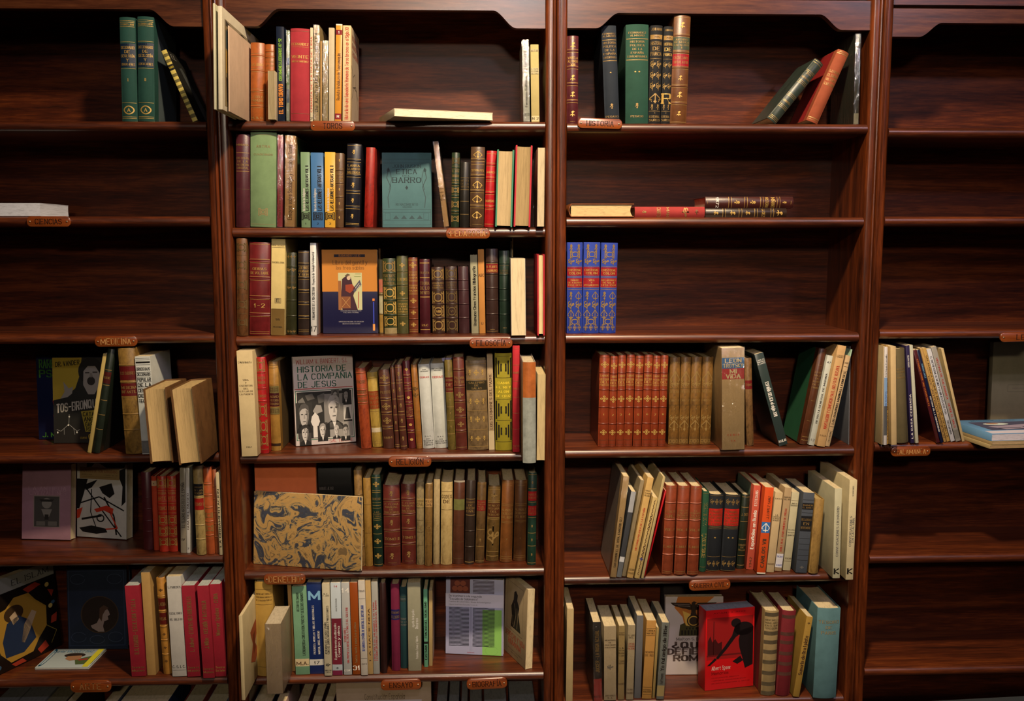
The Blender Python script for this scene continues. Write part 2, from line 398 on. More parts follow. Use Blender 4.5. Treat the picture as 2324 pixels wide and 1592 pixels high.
for n in (1, 2, 3, 4):
    e0, e1 = EDGE[n]; cx = (e0+e1)/2; hw = (e1-e0)/2
    root = empty('bookcase', (cx, 0, 0), label=LAB[n], cat='bookcase', group='bookcases along the wall'); CASE[n] = root
    for s in (-1, 1):
        MB().extrude(side_profile(s*(hw-PW), s), 0.0, ZT, lambda u, v, a: (u, v, a)).build('side_panel', W_SIDE, root, 40)
    ih = hw-PW
    MB().box(-ih, ih, DEP, DEP+.012, 0.0, ZT).build('back_panel', W_BACK, root)
    for r in range(1, 8):
        zt = ZTOP['%d%d' % (n, r)]
        P = [(DEP, 0), (.014, 0)]
        for i in range(1, 8):
            a = math.pi/2 + math.pi*i/8
            P.append((.013+.013*math.cos(a), -TH/2+TH/2*math.sin(a)))
        P += [(.014, -TH), (DEP, -TH)]
        MB().extrude(P, -ih, ih, lambda u, v, a: (a, u, v+zt)).build('shelf', W_SHELF, root, 35)
    zl, zh, xm, yt = VAL[n]
    zlow = at(xm, zl, .012).z; zhi = at(xm, zh, .012).z; ztop = at(xm, yt, .012).z
    P = [(-ih, ztop), (-ih, zlow)]
    xa, xb = ih-.075, ih-.135
    for i in range(13):
        t = i/12; s = t*t*(3-2*t); P.append((-(xa+(xb-xa)*t), zlow+(zhi-zlow)*s))
    for i in range(12, -1, -1):
        t = i/12; s = t*t*(3-2*t); P.append(((xa+(xb-xa)*t), zlow+(zhi-zlow)*s))
    P += [(ih, zlow), (ih, ztop)]
    MB().extrude(P, .012, .034, lambda u, v, a: (u, a, v)).build('valance', W_VAL, root, 30)
    MB().box(-ih, ih, .050, .068, ztop-.02, ZT).build('fascia', W_VAL, root)
    MB().box(-ih, ih, .034, DEP, ztop+.015, ztop+.035).build('top_panel', W_SHELF, root)
    MB().cbox(-hw+.001, hw-.001, -.03, DEP+.012, ZT, ZT+.05, .008).build('cornice', W_VAL, root)
    MB().box(-ih, ih, .02, .04, 0.0, ZTOP['%d7' % n]-TH).build('plinth', W_SIDE, root)
# ------------------------------------------------------------------ name plaques screwed to the shelf noses
def strokes_mesh(mb, s, x, z, h, maxw, y, bold, serif=True, rot=0.0):
    k = h/6.0; w = text_w(s)*k; kx = k
    if w > maxw: kx = k*maxw/w; w = maxw
    for p in text_quads(s, bold, serif):
        vs = [(x-w/2+u*kx, y, z-h/2+v*k) for u, v in p]
        mb.add(vs, [tuple(range(len(vs)))])
def plaque(n, x0, x1, y0, y1, txt, col, tilt=0.0, tw=0.66, thx=0.46):
    p0 = at(x0, y0, -.008); p1 = at(x1, y1, -.008)
    w = p1.x-p0.x; h = p0.z-p1.z
    c = ((p0.x+p1.x)/2, (p0.z+p1.z)/2)
    P = []
    r = h*0.42
    for (sx, sz, a0) in ((1,1,0),(-1,1,90),(-1,-1,180),(1,-1,270)):
        for i in range(6):
            a = math.radians(a0+i*18)
            P.append((sx*(w/2-r)+r*math.cos(a)*1.0, sz*(h/2-r)+r*math.sin(a)))
    mb = MB(); k = len(P); e = .0012
    ring = lambda f, y: [(u*f if abs(u) < 1e-9 else u-math.copysign(e*(1-f), u), y, vv-math.copysign(e*(1-f), vv)) for u, vv in P]
    vs = ring(1, 0.0)+ring(1, -.005)+ring(0, -.0062)
    fs = [(i, (i+1) % k, k+(i+1) % k, k+i) for i in range(k)]+[(k+i, k+(i+1) % k, 2*k+(i+1) % k, 2*k+i) for i in range(k)]
    fs += [tuple(range(2*k, 3*k)), tuple(range(k))[::-1]]
    mb.add(vs, fs)
    o = mb.build('name_plaque', W_PLAQ, CASE[n], 40)
    o.location = (c[0]-CASE[n].location.x, -.001, c[1]); o.rotation_euler = (0, math.radians(tilt), 0)
    o['label'] = 'small brown wooden plaque reading '+txt.strip('\u2665')
    t = MB(); strokes_mesh(t, txt, 0, 0, h*thx, w*tw, -.0066, 0.95)
    tag(t.build('lettering', mat('ink', col), o), kind='stuff')
    for s in (-1, 1):
        sb = MB(); q = []
        for j, (rr, yy) in enumerate(((.0024, -.0062), (.0021, -.0074), (.0011, -.0080))):
            q += [(rr*math.cos(a*math.pi/4), yy, rr*math.sin(a*math.pi/4)) for a in range(8)]
        sb.add(q, [(j*8+i, j*8+(i+1) % 8, j*8+8+(i+1) % 8, j*8+8+i) for j in (0, 1) for i in range(8)]+[tuple(range(16, 24))])
        sb.build('screw', mat('metal', 'b9a98c'), o, 50, loc=(s*(w/2-.0085), 0, 0))
    return o
DK, LT = '1e0e07', 'b98a55'
plaque(2, 704, 805.5, 274, 297.5, 'TOROS', DK, 0, .42, .5)
plaque(3, 1311.6, 1412, 268.5, 292, 'HISTORIA', DK, 1.6, .6)
plaque(1, 59, 159.6, 491, 515, 'CIENCIAS', DK, 0, .6)
plaque(1, 213.6, 311, 763.5, 787, 'MEDICINA', LT, -.6, .7, .56)
plaque(2, 1012, 1112, 518, 542, 'PEDAGOGÍA', LT, 0, .78, .52)
plaque(2, 1065.5, 1163, 767.7, 790.5, 'FILOSOFÍA', DK, 0, .68, .5)
plaque(2, 881.5, 978.8, 1037, 1060, 'RELIGIÓN', DK, 0, .62, .5)
plaque(2, 597.8, 693, 1305, 1327, 'DERECHO', LT, .4, .74, .54)
plaque(1, 158, 252, 1547.5, 1572, 'ARTE', '8a5f36', 0, .52, .52)
plaque(2, 863.8, 955.8, 1545, 1567, 'ENSAYO', DK, -.6, .56)
plaque(2, 1059, 1151, 1542, 1564.5, 'BIOGRAFÍA', DK, -1.9, .7)
plaque(3, 1564.6, 1657.7, 1318, 1340, 'GUERRA CIVIL', DK, -1.6, .76, .42)
plaque(4, 2024, 2111.7, 1015, 1036, 'SALAMANCA', LT, -.7, .74, .52)
plaque(4, 2272, 2372, 755, 776, 'LEX', DK, -.8, .36, .5)
# ------------------------------------------------------------------ books
CTX = {'11': 'on the top left shelf', '12': 'on the CIENCIAS shelf', '14': 'under the MEDICINA plaque', '15': 'on the shelf above ARTE', '16': 'on the ARTE shelf', '17': 'below the ARTE plaque',
 '21': 'on the TOROS shelf', '22': 'on the PEDAGOGÍA shelf', '23': 'on the FILOSOFÍA shelf', '24': 'on the RELIGIÓN shelf', '25': 'on the DERECHO shelf', '26': 'on the ENSAYO shelf', '27': 'below the ENSAYO shelf',
 '31': 'on the HISTORIA shelf', '32': 'lying two shelves up from ESPAÑA BELICA', '33': 'alone with two twins', '34': 'two shelves below HISTORIA books', '35': 'on the GUERRA CIVIL shelf', '36': 'below the GUERRA CIVIL plaque', '44': 'on the SALAMANCA shelf'}
SEEN = set()
def nose_y(row, px):
    (x0, y0), (x1, y1) = NOSE[row]; return y0+(y1-y0)*(px-x0)/(x1-x0)
def recess(row, px, py):
    """depth behind the shelf front of a point on the shelf seen at (px, py)"""
    z = ZTOP[row]
    X = at(px, py, 0).x
    ym = proj((X, 0.006, z))[1]
    d = (nose_y(row, px)-9.5)-py
    return onz(px, ym-d, z)
def ys_fn(t, bulge): return lambda x: bulge*(2*x/t)**2
_shell = {}
def shell(t, h, dep, bulge, brd, fore=False, conv=None):
    """U-shaped book case: boards and spine, spine at y=0 (or at y=dep when fore)"""
    n = 8; f = ys_fn(t, bulge); e = min(.0014, brd*.8)
    O = [(-t/2, dep)]+[(-t/2+t*i/n, f(-t/2+t*i/n)) for i in range(n+1)]+[(t/2, dep)]
    ti = t-2*brd
    I = [(-t/2+brd, dep)]+[(-ti/2+ti*i/n, f(-t/2+t*i/n)*0.9+brd) for i in range(n+1)]+[(t/2-brd, dep)]
    rows = [(0, e), (e, 0), (h-e, 0), (h, e)]
    vs = []; k = len(O)
    for z, ins in rows:
        for i, (x, y) in enumerate(O):
            vs.append((x*(1-2*ins*.5/t), y+ins*.5*(1 if 0 < i < k-1 else -1), z))
    for z in (0, h):
        for x, y in I: vs.append((x, y, z))
    fs = []
    for r in range(3):
        for i in range(k-1): fs.append((r*k+i, r*k+i+1, (r+1)*k+i+1, (r+1)*k+i))
    a, b2 = 4*k, 5*k
    for i in range(k-1):
        fs.append((a+i, b2+i, b2+i+1, a+i+1)); fs.append((i, a+i, a+i+1, i+1)); fs.append((3*k+i, 3*k+i+1, b2+i+1, b2+i))
    for j in (0, k-1):
        fs.append((0*k+j, 1*k+j, 2*k+j, 3*k+j, b2+j, a+j))
    if fore: vs = [(x, dep-y, z) for x, y, z in vs]
    mb = MB(); mb.add(vs, fs); return mb
def block(t, h, dep, bulge, brd, hard, fore=False):
    top = .0035 if hard else .0004; g = .0038 if hard else .0006
    x0 = t/2-brd-.0001; n = 6; mb = MB()
    y0 = bulge*0.6+brd+.0006
    F = []
    for i in range(n+1):
        x = -x0+2*x0*i/n
        c = (min(.22*t, .006) if hard else .0008)*(1-(x/x0)**2)
        F.append((x, dep-g-c))
    P = [(-x0, y0)]+F+[(x0, y0)]
    if fore: P = [(x, dep-y) for x, y in P]
    mb.extrude(P, top, h-top, lambda u, v, a: (u, v, a)); return mb
_bands = {}
def band_mesh(t, bulge, m, hb=.0021, p=.0015):
    key = (round(t, 4), round(bulge, 4), m.name)
    if key in _bands: return _bands[key]
    f = ys_fn(t, bulge); n = 8; R = [(-1, 0), (-.7, .75), (0, 1), (.7, .75), (1, 0)]
    vs = []
    for i in range(n+1):
        x = -t/2+t*i/n
        for z, q in R: vs.append((x*1.006, f(x)+.0004-q*p, z*hb))
    fs = [(i*5+j, i*5+j+1, i*5+j+6, i*5+j+5) for i in range(n) for j in range(4)]
    _bands[key] = MB().add(vs, fs).mesh('raised_band', m, 60); return _bands[key]
RX = re.compile(r'^([a-zA-Z])([\d.,]+)(?:-([\d.]+))?(?:@(\w))?(?:\*([\d.]+))?(?:@(\w))?(?:([+-][\d.]+))?(?:#(\w+))?(?::(.*))?$')
def decorate(design, t, h, bulge, cover, cmat, kind):
    f = ys_fn(t, bulge); acc = {}
    def put(col, poly, lay):
        mb = acc.setdefault((col, lay), MB())
        vs = [(x, f(max(-t/2, min(t/2, x)))-.00018*lay, z) for x, z in poly]
        mb.add(vs, [tuple(range(len(vs)))])
    def strip(col, z0, z1, lay, w=0.98, x0=None, x1=None):
        a = -t/2*w if x0 is None else x0; c = t/2*w if x1 is None else x1; n = 8
        for i in range(n):
            xa, xb = a+(c-a)*i/n, a+(c-a)*(i+1)/n
            put(col, [(xa, z0), (xb, z0), (xb, z1), (xa, z1)], lay)
    serif = kind not in ('G',)
    lay_p = 1
    for d in design.split(';'):
        if not d: continue
        g = RX.match(d.strip())
        if not g: print('BAD DESIGN', d); continue
        c, a, b, col, sz, col2, off, hx, txt = g.groups(); col = col or col2
        if c in 'bB':
            for q in a.split(','):
                z = h*(1-float(q))
                link('raised_band', band_mesh(t, bulge, mat(cmat[0], hx, cmat[2]) if hx else mat(*cmat)), cover, (0, 0, z))
                if c == 'B':
                    for s in (-1, 1): strip(col or 'g', z+s*.0038-.0004, z+s*.0038+.0004, 2)
        elif c in 'lL':
            th = .0005 if c == 'l' else .0011
            if sz: th *= float(sz)
            for q in a.split(','):
                z = h*(1-float(q)); strip(col or 'g', z-th/2*1.6, z+th/2*1.6, 2, .94)
        elif c == 'p':
            z0, z1 = h*(1-float(b)), h*(1-float(a)); mb = MB(); n = 8; w = .985
            for i in range(n):
                xa, xb = -t/2*w+t*w*i/n, -t/2*w+t*w*(i+1)/n
                o0, o1 = f(xa)-.00012*lay_p, f(xb)-.00012*lay_p
                mb.add([(xa, o0, z0), (xb, o1, z0), (xb, o1, z1), (xa, o0, z1)], [(0, 1, 2, 3)])
            lay_p = 2 if lay_p == 1 else lay_p
            o = mb.build('title_label', mat('K' if kind in 'GP' else 'L', hx), cover)
        elif c in 'tT':
            lines = txt.split('|'); z0, z1 = h*(1-float(b)), h*(1-float(a)); sl = (z1-z0)/len(lines)
            for i, s in enumerate(lines):
                if not s: continue
                zc = z1-sl*(i+.5); hh = sl*(float(sz) if sz else .6); W = text_w(s)
                w = t*.86 if not off else t*float(off)
                k = hh/6; kx = min(k*1.25, w/max(W, 1))
                if kx < k*.55: k = kx/.55
                hh = k*6
                for p in text_quads(s, 1.1 if c == 't' else 1.5, serif):
                    put(col or 'g', [(-W*kx/2+u*kx, zc-hh/2+v*k) for u, v in p], 3)
        elif c in 'uUdD':
            z0, z1 = h*(1-float(b)), h*(1-float(a)); W = text_w(txt); k = (z1-z0)/W
            hh = t*(float(sz) if sz else .42); ky = hh/6
            if ky > k*1.9: ky = k*1.9
            xo = t*float(off) if off else 0.0
            for p in text_quads(txt, 1.15 if c in 'ud' else 1.6, serif):
                if c in 'uU': q = [(xo+ky*3-v*ky, z0+u*k) for u, v in p]
                else: q = [(xo-ky*3+v*ky, z1-u*k) for u, v in p]
                put(col or 'k', q, 3)
    for (col, lay), mb in acc.items():
        tag(mb.build('gilt_tooling' if col in 'gsd' else 'lettering', ink(col), cover), kind='stuff')
KINDW = {'L': 'leather', 'C': 'cloth', 'P': 'paper', 'G': 'laminated', 'M': 'calf', 'V': 'vellum'}
def uniq(label):
    if label in SEEN: print('DUP LABEL', label)
    SEEN.add(label); return label
def make_book(kind, hexs, t, h, dep, design='', fore=False, wrap=False, pages='cdbb94', hex2=None, hexb=None, name='book'):
    """one book with its spine at the local origin: empty > cover (> bands, label, tooling), page_block"""
    root = empty(name, (0, 0, 0))
    hard = kind in 'LCMV'
    if t < .012: bulge = .0010 if hard else .0006
    else: bulge = min(.20*t, .0065) if hard else .0009
    if kind == 'S': bulge = .0004
    brd = .0026 if hard else .0011
    if fore and hard: brd = .0042
    brd = min(brd, t*.2)
    if kind == 'S': cm = ('C', hexs, None)
    else: cm = (kind, hexs, hex2)
    cover = shell(t, h, dep, bulge, brd, fore).build('cover', mat(*cm), root, 32)
    if hexb:
        mb = MB()
        for s in (-1, 1):
            y0, y1 = (bulge+dep*.16, dep-.0005) if not fore else (.0005, dep*.84-bulge)
            x = s*(t/2+.0002); mb.add([(x, y0, .0016), (x, y1, .0016), (x, y1, h-.0016), (x, y0, h-.0016)], [(0, 1, 2, 3)])
        mb.build('board_paper', mat('P', hexb) if len(hexb) == 6 else mat('M', hexb[:6], hexb[7:]), cover)
    block(t, h, dep, bulge, brd, hard and kind != 'S', fore).build('page_block', mat('pages', pages), root)
    if design: decorate(design, t, h, bulge, cover, cm, kind)
    if wrap:
        e = .0012
        shell(t+2*e, h+2*e, dep+e, bulge, .0004, fore).build('plastic_wrap', wrap_mat(), root, 40, loc=(0, -e, -e))
    return root
QUEUE = []
def B(row, tl, tr, bl, br, yt, yb, kind, hexs, design, label, Y=None, ctx=True, group=None, dep=None, ratio=.70, fore=False, wrap=False, yaw=0.0, side=None, **kw):
    """queue a spine-out book measured in the picture: its place, size and lean on the shelf"""
    z = ZTOP[row]; cxb = (bl+br)/2
    if Y is None:
        if row[1] in '12': Y = .016
        else:
            p = recess(row, cxb, yb); Y = max(.002 if row[1] == '3' else -.2, min(p.y, .11))
    pb = at(cxb, yb, Y); pt = at((tl+tr)/2, yt, Y)
    dz = pt.z-pb.z; dx = pt.x-pb.x
    lean = math.atan2(dx, dz)
    if abs(lean) < .004: lean = 0.0
    wpx = ((tr-tl)+(br-bl))/2
    t = (at(cxb+wpx/2, (yt+yb)/2, Y).x-at(cxb-wpx/2, (yt+yb)/2, Y).x)*math.cos(lean)
    h = math.hypot(dx, dz)-abs(t*math.sin(lean))*.5
    t -= .0006
    if dep is None: dep = min(ratio*h, DEP-.004-Y)
    lab = label+(', '+CTX[row] if ctx else '')
    QUEUE.append(dict(row=row, x=pb.x, Y=Y, z=z, t=t, h=h, dep=dep, lean=lean, yaw=yaw, kind=kind, hexs=hexs, design=design,
                      fore=fore, wrap=wrap, label=uniq(lab), group=group, side=side, kw=kw))
def edges(q, zz):
    w = q['t']/2/math.cos(q['lean']) + (.0 if not q['wrap'] else .0)
    c = q['x']+zz*math.tan(q['lean'])
    return c-w, c+w
def build_queue():
    for rnd in range(13):
        for q in QUEUE:                        # keep clear of the uprights
            if q['yaw'] or q['Y']+q['dep'] < .01: continue
            e0, e1 = EDGE[int(q['row'][0])]; e0 += PW+.0006; e1 -= PW+.0006
            top = q['h']*math.cos(q['lean'])
            l = min(edges(q, 0)[0], edges(q, top)[0]); r = max(edges(q, 0)[1], edges(q, top)[1])
            if l < e0: q['x'] += e0-l
            if r > e1: q['x'] -= r-e1
        if rnd == 12: break
        for i, a in enumerate(QUEUE):          # and of each other
            for b in QUEUE[i+1:]:
                if a['row'] != b['row'] or a['yaw'] or b['yaw']: continue
                if a['Y'] > b['Y']+b['dep'] or b['Y'] > a['Y']+a['dep']: continue
                p, q = (a, b) if a['x'] < b['x'] else (b, a)
                top = min(p['h']*math.cos(p['lean']), q['h']*math.cos(q['lean']))
                gap = min(edges(q, s)[0]-edges(p, s)[1] for s in (0, top))
                if gap < .0003:
                    if abs(p['lean']-q['lean']) > .002:      # neighbours leaning alike rest flat against each other
                        m = (p['lean']+q['lean'])/2
                        if abs(p['lean']-q['lean']) < .06:
                            p['lean'] += (m-p['lean'])*.5; q['lean'] += (m-q['lean'])*.5
                    d = (.0004-gap)/2
                    k = min(d, .12*min(p['t'], q['t']))
                    p['t'] -= k; q['t'] -= k; p['x'] -= (d-k/2)*.5; q['x'] += (d-k/2)*.5
    for q in QUEUE:
        t, h, lean = q['t'], q['h'], q['lean']
        if q['wrap']: t -= .0024; h -= .0024
        root = make_book(q['kind'], q['hexs'], t, h, q['dep'], q['design'], q['fore'], q['wrap'], **q['kw'])
        root.location = (q['x'], q['Y'], q['z']+abs(q['t']/2*math.sin(lean))+.0003+(.0012 if q['wrap'] else 0))
        root.rotation_euler = (0, lean, math.radians(q['yaw']))
        tag(root, q['label'], 'book', q['group'])
        if q['side']:
            s, parts = q['side']; dep = q['dep']
            cov = [c for c in root.children if c.name.startswith('cover')][0]
            printed(parts, lambda u, v, l: (s*(t/2+.0003+.00014*l), u*dep, (1-v)*h), cov, dep, h)
# ---- printed covers: shapes in cover space, u right, v down, each colour one mesh
def circle(cu, cv, ru, rv, n=20, a0=0, a1=360):
    return [(cu+ru*math.cos(math.radians(a0+(a1-a0)*i/n)), cv+rv*math.sin(math.radians(a0+(a1-a0)*i/n))) for i in range(n)]
def rect(u0, v0, u1, v1): return [(u0, v0), (u1, v0), (u1, v1), (u0, v1)]
def printed(parts, fn, parent, w, h):
    """parts: (colour hex, layer, what, data...); fn(u, v, lift) -> local point"""
    acc = {}
    for p in parts:
        col, lay, what = p[0], p[1], p[2]; mb = acc.setdefault((col, lay), MB())
        if what == 'poly':
            vs = [fn(u, v, lay) for u, v in p[3]]; mb.add(vs, [tuple(range(len(vs)))])
        elif what == 'text':
            u0, v0, u1, v1 = p[3]; s = p[4]; o = p[5] if len(p) > 5 else {}
            W = text_w(s); hh = (v1-v0)*h; ww = (u1-u0)*w; k = hh/6; kx = ww/W
            if not o.get('fit', True): kx = min(kx, k*1.1)
            sl = o.get('slant', 0)
            for q in text_quads(s, o.get('bold', .9), o.get('serif', True)):
                vs = [fn(u0+(x*kx)/w, v1-(y*k)/h-(x*kx)*sl/h, lay) for x, y in q]; mb.add(vs, [tuple(range(len(vs)))])
        elif what == 'line':
            th = p[4]; P = p[3]
            for a, c in zip(P, P[1:]):
                dx, dy = (c[0]-a[0])*w, (c[1]-a[1])*h; L = math.hypot(dx, dy) or 1
                ox, oy = -dy/L*th/2/w, dx/L*th/2/h
                vs = [fn(a[0]+ox, a[1]+oy, lay), fn(c[0]+ox, c[1]+oy, lay), fn(c[0]-ox, c[1]-oy, lay), fn(a[0]-ox, a[1]-oy, lay)]
                mb.add(vs, [(0, 1, 2, 3)])
    for (col, lay), mb in acc.items():
        tag(mb.build('cover_print', mat('ink', col), parent), kind='stuff')
def FACE(row, TL, TR, BR, BL, kind, hexs, parts, label, t=.018, tilt=6.0, Y=None, yaw=None, ctx=True, pages='cdbb94', hexs2=None, spine_right=False, cat='book', open_right=True):
    """a book standing with its front cover towards the room, leaning back"""
    z = ZTOP[row]
    if Y is None:
        a = recess(row, BL[0], BL[1]); c = recess(row, BR[0], BR[1])
    else:
        a = at(BL[0], BL[1], Y); c = at(BR[0], BR[1], Y)
    if yaw is None: yaw = math.atan2(c.y-a.y, c.x-a.x)
    else: yaw = math.radians(yaw)
    w = math.hypot(c.x-a.x, c.y-a.y)
    al = math.radians(tilt)
    # height so that the top of the cover projects to the measured row
    ym = ((a+c)/2).y; base = proj((((a+c)/2).x, ym, z))[1]
    want = ((BL[1]+BR[1])-(TL[1]+TR[1]))/2
    lo, hi = .02, .6
    for _ in range(40):
        mid = (lo+hi)/2
        q = proj((((a+c)/2).x-math.sin(yaw)*mid*math.sin(al), ym+math.cos(yaw)*mid*math.sin(al), z+mid*math.cos(al)))
        if base-q[1] < want: lo = mid
        else: hi = mid
    h = lo
    # in-plane lean from the side edges
    root = empty('book', (a.x, a.y, z+.0004+0.0), (-al, 0, yaw))
    hard = kind in 'LCMV'
    brd = min(.0026 if hard else .0010, t*.2); bulge = min(.2*t, .005) if hard else .0008
    for nm, mb, mt in (('cover', shell(t, h, w, bulge, brd), mat(kind, hexs, hexs2)), ('page_block', block(t, h, w, bulge, brd, hard), mat('pages', pages))):
        if spine_right: mb.v = [(w-y, x+t/2, zz) for x, y, zz in mb.v]
        else: mb.v = [(y, x+t/2, zz) for x, y, zz in mb.v]
        o = mb.build(nm, mt, root, 32 if nm == 'cover' else None)
        if nm == 'cover': cov = o
    printed(parts, lambda u, v, l: (u*w, -.00014*l, (1-v)*h), cov, w, h)
    # keep the lower back edge on the shelf
    root.location.z += t*math.sin(al)
    lab = label+(', '+CTX[row] if ctx else '')
    tag(root, uniq(lab), cat)
    return root, w, h
# ================================================================== left bookcase, top shelf
B('11',266.8,306.5,277.6,309,41.5,279,'C','20463f','l.035,.05,.09,.235,.49,.82,.955,.97;t.055-.085:DICCIONARIOS LABOR;p.25-.48#15263a;t.27-.47:DICCIONARIO|DE|GEOLOGÍA|Y|CIENCIAS AFINES;t.58-.62:I;t.85-.93*.95:○;t.865-.915:A','green cloth dictionary of geology with volume number I')
B('11',308.5,348.7,313.5,348.7,40,279,'C','20463f','l.035,.05,.09,.235,.49,.82,.955,.97;t.055-.085:DICCIONARIOS LABOR;p.25-.48#15263a;t.27-.47:DICCIONARIO|DE|GEOLOGÍA|Y|CIENCIAS AFINES;t.58-.62:II;t.85-.93*.95:○;t.865-.915:A','green cloth dictionary of geology with volume number II',hexb='4a5558')
B('11',364,377,436,450,113,276,'P','15140f','p.0-1.0#c9b65e;p.05-.09#6a6136;p.13-.17#6a6136;p.2-.28#17150f;t.21-.27@y:CURSO;p.33-.37#6a6136;p.41-.45#6a6136;p.49-.53#6a6136;p.57-.61#6a6136;p.65-.69#6a6136;p.73-.77#6a6136;p.81-.85#6a6136;p.9-.95#6a6136','thin black book with yellow striped spine leaning left',Y=.02,dep=.165,side=(1,[('8d8a80',1,'text',(.12,.05,.34,.11),'EL',{'bold':.8}),('3a3c3a',1,'poly',[(.30,.22),(.45,.20),(.55,.34),(.7,.60),(.9,.95),(.5,.98),(.45,.6),(.35,.4)]),('55585a',2,'line',[(.36,.30),(.5,.5),(.6,.9)],.002)]))
# CIENCIAS shelf: a white book lying flat at the left edge is laid further below
# ================================================================== MEDICINA neighbours
FACE('14',(82,806.5),(241,803),(246,995),(88,997.5),'G','101838',[('3f7a2c',1,'text',(.05,.06,.42,.15),'RAREZAS',{'bold':1.3,'serif':False}),('3f7a2c',1,'text',(.05,.18,.45,.26),'PSICO',{'bold':1.3,'serif':False}),('8a1220',1,'poly',circle(.42,.55,.20,.17)),('8a1220',1,'poly',circle(.42,.72,.20,.12)),('b8b4b0',2,'poly',circle(.38,.48,.12,.08)),('b8b4b0',2,'poly',circle(.38,.66,.12,.07)),('5fae3a',1,'text',(.06,.92,.40,.97),'J. M. P.',{'bold':1.2,'serif':False})],'dark navy paperback with green lettering behind a yellow cover',t=.014,tilt=2.5,Y=.195)
FACE('14',(113,815),(236,805),(243,1002),(122,1005.7),'G','2a2a28',[
 ('a8902c',1,'poly',[(0,0),(.55,0),(.5,.22),(.42,.36),(.2,.47),(0,.5)]),('17150f',2,'text',(.06,.055,.50,.105),'DR. VANDER',{'bold':1.4,'serif':False,'slant':.10}),
 ('1c1b1a',2,'poly',circle(.72,.16,.24,.16)),('908a84',3,'poly',[(.58,.16),(.66,.10),(.80,.10),(.88,.18),(.86,.34),(.78,.43),(.66,.43),(.57,.32)]),('2a2624',4,'poly',circle(.72,.275,.075,.05)),('3a3532',4,'poly',rect(.61,.17,.69,.185)),('3a3532',4,'poly',rect(.75,.165,.84,.18)),('7a746e',4,'poly',[(.70,.18),(.74,.18),(.76,.235),(.69,.235)]),
 ('8d8880',3,'poly',[(.20,.28),(.30,.36),(.38,.34),(.36,.42),(.28,.46),(.14,.48),(.22,.40)]),
 ('b7b2a8',3,'text',(.07,.55,1.0,.64),'TOS-BRONQUITIS',{'bold':1.6,'serif':False,'slant':.14}),
 ('8f7f2a',2,'poly',[(.52,.63),(1.0,.60),(1.0,.86),(.60,.87)]),('17150f',3,'text',(.56,.64,.98,.685),'CATARROS',{'bold':1.4,'serif':False}),('17150f',3,'text',(.58,.70,.94,.745),'ANGINAS',{'bold':1.4,'serif':False}),('17150f',3,'text',(.60,.76,.98,.805),'GARGANTA',{'bold':1.4,'serif':False}),('17150f',3,'text',(.62,.815,.98,.855),'RONQUERA',{'bold':1.4,'serif':False}),
 ('8d8d88',3,'line',[(.30,.66),(.29,.78),(.14,.86),(.06,.84)],.0012),('8d8d88',3,'line',[(.29,.78),(.44,.86),(.50,.84)],.0012),('8d8d88',3,'line',[(.20,.83),(.20,.90)],.001),('8d8d88',3,'line',[(.38,.83),(.40,.90)],.001),('d9d5c8',4,'poly',circle(.30,.69,.014,.011)),('d9d5c8',4,'poly',circle(.28,.79,.014,.011)),('d9d5c8',4,'poly',circle(.08,.875,.014,.011)),('d9d5c8',4,'poly',circle(.44,.875,.014,.011)),
 ('b59a32',3,'text',(.50,.92,.62,.95),'como',{'serif':False}),('b59a32',3,'text',(.66,.90,.98,.95),'CURAR',{'bold':1.4,'serif':False})],
 'black and yellow paperback cover with a shouting face',t=.012,tilt=5,Y=.14)
B('14',235,242,197,208,806,1031.6,'P','b59f5e','','thin cream booklet leaning against the dark banded spine',dep=.105)
B('14',244,260.6,208.5,226,795,1032.6,'L','20281f','L.2,.345,.49,.63,.77@s;p.22-.33#4a1a16;t.24-.31@s:HIGIENE','black green book with pale bands leaning right',hexb='16150f',dep=.17)
B('14',262.6,308,286,321,792.7,1034,'M','8a6a32','p.17-.30#5a1414;t.2-.27@s:LOS SUDORES;p.33-.45#5a1414;t.35-.43@s:MEDICINA|INFANTIL;l.155,.315,.465,.62,.76@s;b.16,.32,.62,.77','mottled tan calf book with two red labels',hex2='3c2a14')
B('14',304,341,323,357,811.5,1034,'K','b9bdb8','l.02,.035@k;L.055,.06,.065@k;T.10-.48@k:BROCKHAUS|DICCIONARIO|POPULAR|DE LA|CIENCIA Y|DE LA|TECNICA;l.085,.16,.21,.26,.31,.36,.41,.46@k;p.86-.99#6a6a68','white dictionary with black ruled lettering',dep=.16)
B('14',326.6,375.6,339,397,884,1055,'M','6a4a2a','','thick old leather book, fore-edge outward, left of a pair',fore=True,hex2='3a2614',pages='b59a6a',dep=.17)
B('14',385.7,438.4,405.8,460,883,1058.5,'M','6a4a2a','','thick old leather book, fore-edge outward, right of a pair',fore=True,hex2='3a2614',pages='b59a6a',dep=.17)
# ------------------------------------------------ shelf above ARTE
FACE('15',(59,1058.5),(168.8,1057),(160,1230.7),(49,1227),'P','9a7480',[('b08c94',1,'text',(.14,.30,.9,.35),'LA ANTIGUA',{'bold':.7}),('b08c94',1,'text',(.16,.36,.9,.41),'CIVILIZACIONES',{'bold':.7}),('8d7f74',1,'poly',rect(.24,.42,.78,.84)),('45433e',2,'poly',rect(.255,.43,.765,.83)),('7d7a70',3,'poly',circle(.51,.52,.10,.07)),('7d7a70',3,'poly',[(.40,.60),(.62,.60),(.56,.70),(.46,.70)]),('2a2824',4,'poly',rect(.47,.67,.55,.74)),('6a675e',3,'poly',rect(.30,.76,.48,.82)),('6a675e',3,'poly',rect(.54,.76,.72,.82)),('2a2824',4,'poly',[(.36,.47),(.66,.47),(.62,.50),(.40,.50)])],'mauve paperback with a photograph of a stone statue',t=.028,tilt=7,spine_right=False)
